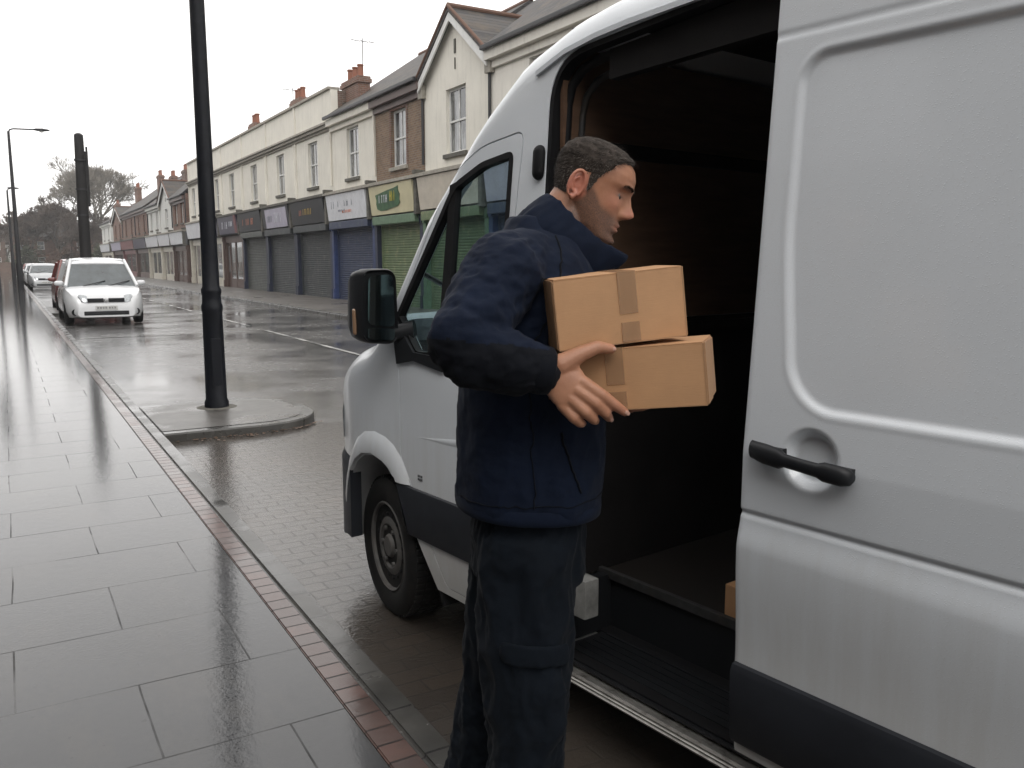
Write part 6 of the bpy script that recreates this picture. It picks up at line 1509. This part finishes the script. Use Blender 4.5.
folds(jk, 0.011, 7.5, Vector((3, 1, 7)), (1.1, 1.1, 0.8))
folds(jk, 0.0062, 19, Vector((9, 4, 2)), (1, 1, 1.7), lambda c: smoothstep(1.24, 1.34, c[2])*smoothstep(-0.10, -0.20, c[1])*0.8+0.2); folds(jk, 0.004, 34, Vector((1, 4, 8)), (0.8, 1, 1.4), lambda c: 0.4+0.6*smoothstep(0.12, 0.02, Vector((c[0]+0.13, c[1]+0.28, c[2]-1.38)).length))
md = jk.modifiers.new('smooth', 'SMOOTH'); md.iterations = 1; md.factor = 0.5; applied(jk)
for v_ in jk.data.vertices:                       # cloth pressed flat where the cartons lean on it
    if v_.co.x > 0.022 and 1.262+(v_.co.x)*0.1 < v_.co.z < 1.505+(v_.co.x)*0.1 and v_.co.y < -0.112 and not (v_.co.x < 0.03 and v_.co.y < -0.24): v_.co.y = -0.112+(v_.co.y+0.112)*0.02
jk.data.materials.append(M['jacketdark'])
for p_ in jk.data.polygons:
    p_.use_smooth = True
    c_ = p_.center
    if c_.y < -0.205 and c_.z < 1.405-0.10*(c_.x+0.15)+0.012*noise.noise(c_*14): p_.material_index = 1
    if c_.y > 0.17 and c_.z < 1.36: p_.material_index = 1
from mathutils.bvhtree import BVHTree
def seam(o, name, path, mat, r_=0.0013, par=None, lift=0.0008, seg=6, n=40):
    bvh = BVHTree.FromPolygons([v_.co.copy() for v_ in o.data.vertices], [tuple(p_.vertices) for p_ in o.data.polygons]); pts = []
    P_ = [V3(p) for p in path]
    for i in range(n+1):
        t_ = i/n*(len(P_)-1); k = min(int(t_), len(P_)-2); f = t_-k
        p0, p1, p2, p3 = P_[max(k-1, 0)], P_[k], P_[k+1], P_[min(k+2, len(P_)-1)]
        q = 0.5*((2*p1)+(p2-p0)*f+(2*p0-5*p1+4*p2-p3)*f*f+(3*p1-p0-3*p2+p3)*f**3)
        loc, nr, _, _ = bvh.find_nearest(q); pts.append(loc+nr*lift)
    bm = BM(); tube(bm, pts, r_, seg); return link(name, bm, mat, par, smooth=70)
seam(jk, 'armhole_seam', [(0.045, -0.10, 1.60), (0.055, -0.17, 1.56), (0.040, -0.21, 1.50), (0.02, -0.215, 1.44), (-0.03, -0.20, 1.36)], M['jacketdark'], 0.002, jk)
seam(jk, 'yoke_seam', [(0.13, -0.10, 1.50), (0.10, -0.20, 1.505), (0.045, -0.24, 1.507)], M['jacketdark'], 0.0016, jk)
seam(jk, 'back_yoke_seam', [(-0.16, 0.1, 1.50), (-0.16, 0.0, 1.50), (-0.155, -0.12, 1.505), (-0.12, -0.20, 1.52)], M['jacketdark'], 0.0016, jk)
seam(jk, 'side_seam', [(-0.02, -0.21, 1.28), (-0.015, -0.215, 1.15), (-0.01, -0.21, 1.04)], M['jacketdark'], 0.0014, jk)
seam(jk, 'pocket_zip', [(0.05, -0.21, 1.20), (0.08, -0.20, 1.12), (0.10, -0.195, 1.07)], M['jacketdark'], 0.0028, jk)
seam(jk, 'hem_stitching', [(0.16, -0.08, 1.045), (0.10, -0.2, 1.045), (0.0, -0.22, 1.045), (-0.1, -0.2, 1.045), (-0.17, -0.08, 1.045)], M['jacketdark'], 0.0012, jk)
# darker forearm panel, cuff, hem band, seams, collar, zip
def torus_band(bm, pts_c, r_, tube_r): pass
bm = BM(); dC = (WR_R-EL_R).normalized()
tube(bm, [V3((-0.028, -0.300, 1.350)), V3((-0.012, -0.300, 1.3475)), V3((0.006, -0.299, 1.345)), V3((0.012, -0.299, 1.344))], [0.046, 0.0475, 0.0455, 0.038], 28); cuff = link('cuff', bm, M['jacketdark'], MAN, smooth=70)
bm = BM(); R = []
for zt, k in ((1.000, 0.985), (1.003, 1.015), (1.015, 1.022), (1.030, 1.022), (1.034, 1.008)):
    e_ = ell2(zt, -0.163*k, 0.1625*k, 0.190*k, 48, tilt=-0.008); R.append(e_)
loft(bm, R, cap0=True, cap1=False); link('hem_band', bm, M['jacket'], MAN, smooth=60)
# collar: a raised stand with thickness, open at the throat, tips folded forward
bm = BM(); R = []; nC = 40
for k in range(nC+1):
    a = radians(22+(360-44)*k/nC); c_, s_ = cos(a), sin(a); f = (1+c_)/2                 # f = 1 at the throat
    bz = 1.600-0.105*f; tz = 1.694-0.125*f-0.012*f*f
    bc = V3((0.022+0.022*f+0.078*c_*(1+0.1*f), 0.086*s_, bz)); tc = V3((0.098+0.014*f+0.056*c_*(1+0.60*f*f), 0.070*s_, tz))
    if f > 0.78: tc += V3((0.032, 0.012*(1 if s_ > 0 else -1), -0.006))*((f-0.78)/0.22)
    out = V3((c_, s_, 0.15)).normalized(); mid = (bc+tc)/2+out*0.010
    R.append([bc+out*0.006, mid+out*0.010, tc+out*0.008, tc+V3((0, 0, 0.006)), tc-out*0.006, mid-out*0.006, bc-out*0.010, bc-V3((0, 0, 0.02))])
loft(bm, R); col_ = link('collar', bm, M['jacket'], MAN)
md = col_.modifiers.new('sub', 'SUBSURF'); md.levels = 2; md.render_levels = 2; applied(col_)
folds(col_, 0.007, 22, Vector((2, 2, 2)), (1, 1, 0.6)); [setattr(p_, 'use_smooth', True) for p_ in col_.data.polygons]
bm = BM(); tube(bm, [V3((0.152, 0.0, 1.475)), V3((0.172, 0.0, 1.40)), V3((0.178, 0.0, 1.25)), V3((0.176, 0.0, 1.10)), V3((0.168, 0.0, 1.01))], 0.006, 8); link('zip', bm, M['jacketdark'], MAN, smooth=60)
# ---- trousers
bm = BM()
loft(bm, [ell2(0.84, -0.125, 0.125, 0.16), ell2(0.94, -0.128, 0.13, 0.165), ell2(1.02, -0.12, 0.12, 0.155)])
capsule(bm, V3((-0.014, -0.080, 0.90)), V3((-0.014, -0.098, 0.70)), 0.112, 0.103, 28); capsule(bm, V3((-0.014, -0.098, 0.70)), V3((-0.016, -0.105, 0.47)), 0.103, 0.086, 28)
capsule(bm, V3((-0.016, -0.105, 0.47)), V3((-0.040, -0.11, 0.13)), 0.085, 0.072, 28); capsule(bm, V3((-0.040, -0.11, 0.13)), V3((-0.035, -0.11, 0.10)), 0.082, 0.085, 24)
capsule(bm, V3((-0.005, 0.080, 0.90)), V3((-0.03, 0.105, 0.68)), 0.118, 0.108, 28); capsule(bm, V3((-0.03, 0.105, 0.68)), V3((-0.060, 0.12, 0.47)), 0.106, 0.090, 28)
capsule(bm, V3((-0.060, 0.12, 0.47)), V3((-0.140, 0.14, 0.14)), 0.090, 0.075, 28)
capsule(bm, V3((0.0, -0.180, 0.64)), V3((0.0, -0.176, 0.55)), 0.060, 0.062, 16, 5, flat=(Vector((0, 1, 0)), 0.42))
tr_o = link('trousers', bm, M['trouser'], MAN); remeshed(tr_o, 0.006, 5, 0.5)
folds(tr_o, 0.016, 9.0, Vector((1, 8, 3)), (1.5, 1.5, 0.7)); folds(tr_o, 0.006, 20, Vector((1, 2, 3)), (1, 1, 1.6), lambda c: smoothstep(0.62, 0.45, c[2])*0.7+0.3)
for p_ in tr_o.data.polygons: p_.use_smooth = True
# cargo pocket flap on the near thigh
bm = BM(); R = []
for i in range(13):
    a = radians(-128+88*i/12); R.append([V3((-0.014+(0.108+d)*cos(a), -0.097+(0.108+d)*sin(a), z-0.012*(a+1.45))) for z, d in ((0.745, -0.006), (0.745, 0.002), (0.740, 0.0045), (0.703, 0.0065), (0.698, 0.004), (0.70, -0.006))])
loft(bm, R); fp = link('pocket_flap', bm, M['trouser'], MAN, smooth=60)
md = fp.modifiers.new('sub', 'SUBSURF'); md.levels = 2; md.render_levels = 2; applied(fp); folds(fp, 0.004, 25, Vector((0, 0, 1)))
# ---- boots
for (x, y, z, rot) in ((-0.02, -0.11, 0.0, 0.0), (-0.13, 0.14, 0.0, radians(6))):
    b_e = empty('boot', (x, y, z), rot); b_e.parent = MAN
    bm = BM(); S = []
    for xx, w, h0, h1 in ((-0.085, 0.024, 0.022, 0.10), (-0.075, 0.036, 0.02, 0.125), (-0.03, 0.042, 0.02, 0.135), (0.02, 0.043, 0.02, 0.12), (0.07, 0.045, 0.02, 0.095), (0.12, 0.050, 0.02, 0.075), (0.16, 0.048, 0.02, 0.066), (0.19, 0.036, 0.02, 0.052), (0.203, 0.018, 0.022, 0.038)):
        S.append([V3((xx, w*cos(t_)*(1.0 if sin(t_) < 0 else 0.92), (h0+h1)/2+(h1-h0)/2*sin(t_))) for t_ in [2*pi*k/18 for k in range(18)]])
    loft(bm, S); link('upper', bm, M['boot'], b_e, smooth=60)
    bm = BM(); S = [[V3((xx, -w, 0.0)), V3((xx, w, 0)), V3((xx, w, 0.026)), V3((xx, -w, 0.026))] for xx, w in ((-0.092, 0.02), (-0.08, 0.038), (-0.02, 0.044), (0.03, 0.043), (0.12, 0.053), (0.165, 0.05), (0.197, 0.036), (0.21, 0.015))]
    loft(bm, S); link('sole', bm, M['rubber'], b_e, smooth=40)

# ================================================================ THE CARTONS he carries
def carton(name, label, org, ex, ey, ez, L_, D_, H_, tape_x=0.55):
    """org = near lower left corner; ex right, ey away, ez up"""
    r = empty(name, org); r.matrix_world = MAN.matrix_basis @ Matrix(((ex.x, ey.x, ez.x, org.x), (ex.y, ey.y, ez.y, org.y), (ex.z, ey.z, ez.z, org.z), (0, 0, 0, 1)))
    tag(r, label, 'cardboard box')
    bm = BM(); nx, ny, nz = 14, 8, 8
    def face(o_, u, v_, nu, nv, nn, bulge=0.0015):
        G = [[None]*(nv+1) for _ in range(nu+1)]
        for i in range(nu+1):
            for j in range(nv+1):
                a, b_ = i/nu, j/nv; p = o_+u*a+v_*b_; w_ = sin(pi*a)*sin(pi*b_)
                G[i][j] = bm.verts.new(p+nn*(bulge*w_+0.0012*noise.noise(p*18+Vector((org.z*9, 0, 0)))*w_))
        for i in range(nu):
            for j in range(nv): bm.faces.new((G[i][j], G[i+1][j], G[i+1][j+1], G[i][j+1]))
    X_, Y_, Z_ = V3((L_, 0, 0)), V3((0, D_, 0)), V3((0, 0, H_)); O = V3((0, 0, 0))
    face(O, X_, Z_, nx, nz, V3((0, -1, 0))); face(O+Y_, Z_, X_, nz, nx, V3((0, 1, 0))); face(O, Z_, Y_, nz, ny, V3((-1, 0, 0))); face(O+X_, Y_, Z_, ny, nz, V3((1, 0, 0))); face(O, Y_, X_, ny, nx, V3((0, 0, -1))); face(O+Z_, X_, Y_, nx, ny, V3((0, 0, 1)))
    bmesh.ops.remove_doubles(bm, verts=bm.verts, dist=0.0004)
    link('carton', bm, M['card'], r, smooth=50)
    # outer flaps with a visible board edge, meeting under the tape
    bm = BM(); g = 0.0022
    for z0, z1 in ((H_+0.0004, H_+0.0034),):
        box(bm, 0.001, L_*tape_x-0.001, 0.001, D_-0.001, z0, z1, bev=0.0008); box(bm, L_*tape_x+0.001, L_-0.001, 0.001, D_-0.001, z0, z1-0.0006, bev=0.0008)
    link('top_flap', bm, M['card'], r)
    for xe, s in ((-0.0032, 1), (L_+0.0004, 1)): bm = BM(); box(bm, xe, xe+0.0028, 0.004, D_*0.52, 0.001, H_+0.001, bev=0.0006); box(bm, xe-0.0004, xe+0.0024, D_*0.54, D_-0.004, 0.003, H_-0.002, bev=0.0006); link('end_flap', bm, M['cardcut'], r)
    tx0, tx1 = L_*tape_x-0.018, L_*tape_x+0.018
    bm = BM(); box(bm, tx0, tx1, -0.0028, D_+0.001, H_+0.0036, H_+0.0042); box(bm, tx0, tx1, -0.0028, -0.0022, H_*0.42, H_+0.0036); box(bm, tx0+0.001, tx1+0.001, -0.0028, -0.0022, 0.002, H_*0.30); link('packing_tape', bm, M['tape'], r)
    bm = BM(); box(bm, 0.0, L_, -0.0008, 0.0014, -0.0012, 0.0012); box(bm, -0.0010, 0.0012, -0.0008, 0.0012, 0.0, H_); box(bm, L_-0.0012, L_+0.0010, -0.0008, 0.0012, 0, H_); link('board_edge', bm, M['cardcut'], r)
    return r
def axes(slope, yaw):
    ex = V3((cos(yaw)*cos(slope), sin(yaw)*cos(slope), sin(slope))).normalized(); ey = V3((-sin(yaw), cos(yaw), 0)).normalized(); return ex, ey, ex.cross(ey)
ex, ey, ez = axes(radians(6.3), radians(0.5))
carton('cardboard_box', 'upper brown carton resting on the other one, its left end towards the jacket', V3((0.026, -0.290, 1.382)), ex, ey, ez, 0.251, 0.17, 0.132, 0.56)
ex, ey, ez = axes(radians(6.0), radians(-24.0))
carton('cardboard_box', 'lower brown carton gripped by the hand, sticking out further to the right', V3((0.040, -0.240, 1.254)), ex, ey, ez, 0.284, 0.165, 0.117, 0.40)
# ---------------------------------------------------------------- rain haze
m = bpy.data.materials.new('rain_haze'); m.use_nodes = True; t = m.node_tree; t.nodes.clear()
out = t.nodes.new('ShaderNodeOutputMaterial'); pv = t.nodes.new('ShaderNodeVolumePrincipled')
pv.inputs['Color'].default_value = (0.93, 0.95, 0.97, 1); pv.inputs['Density'].default_value = 0.0008; pv.inputs['Anisotropy'].default_value = 0.0
t.links.new(pv.outputs[0], out.inputs['Volume'])
bm = BM(); box(bm, -1600, 1600, -1600, 1600, -1.2, 26)
tag(link('haze', bm, m), kind='stuff')
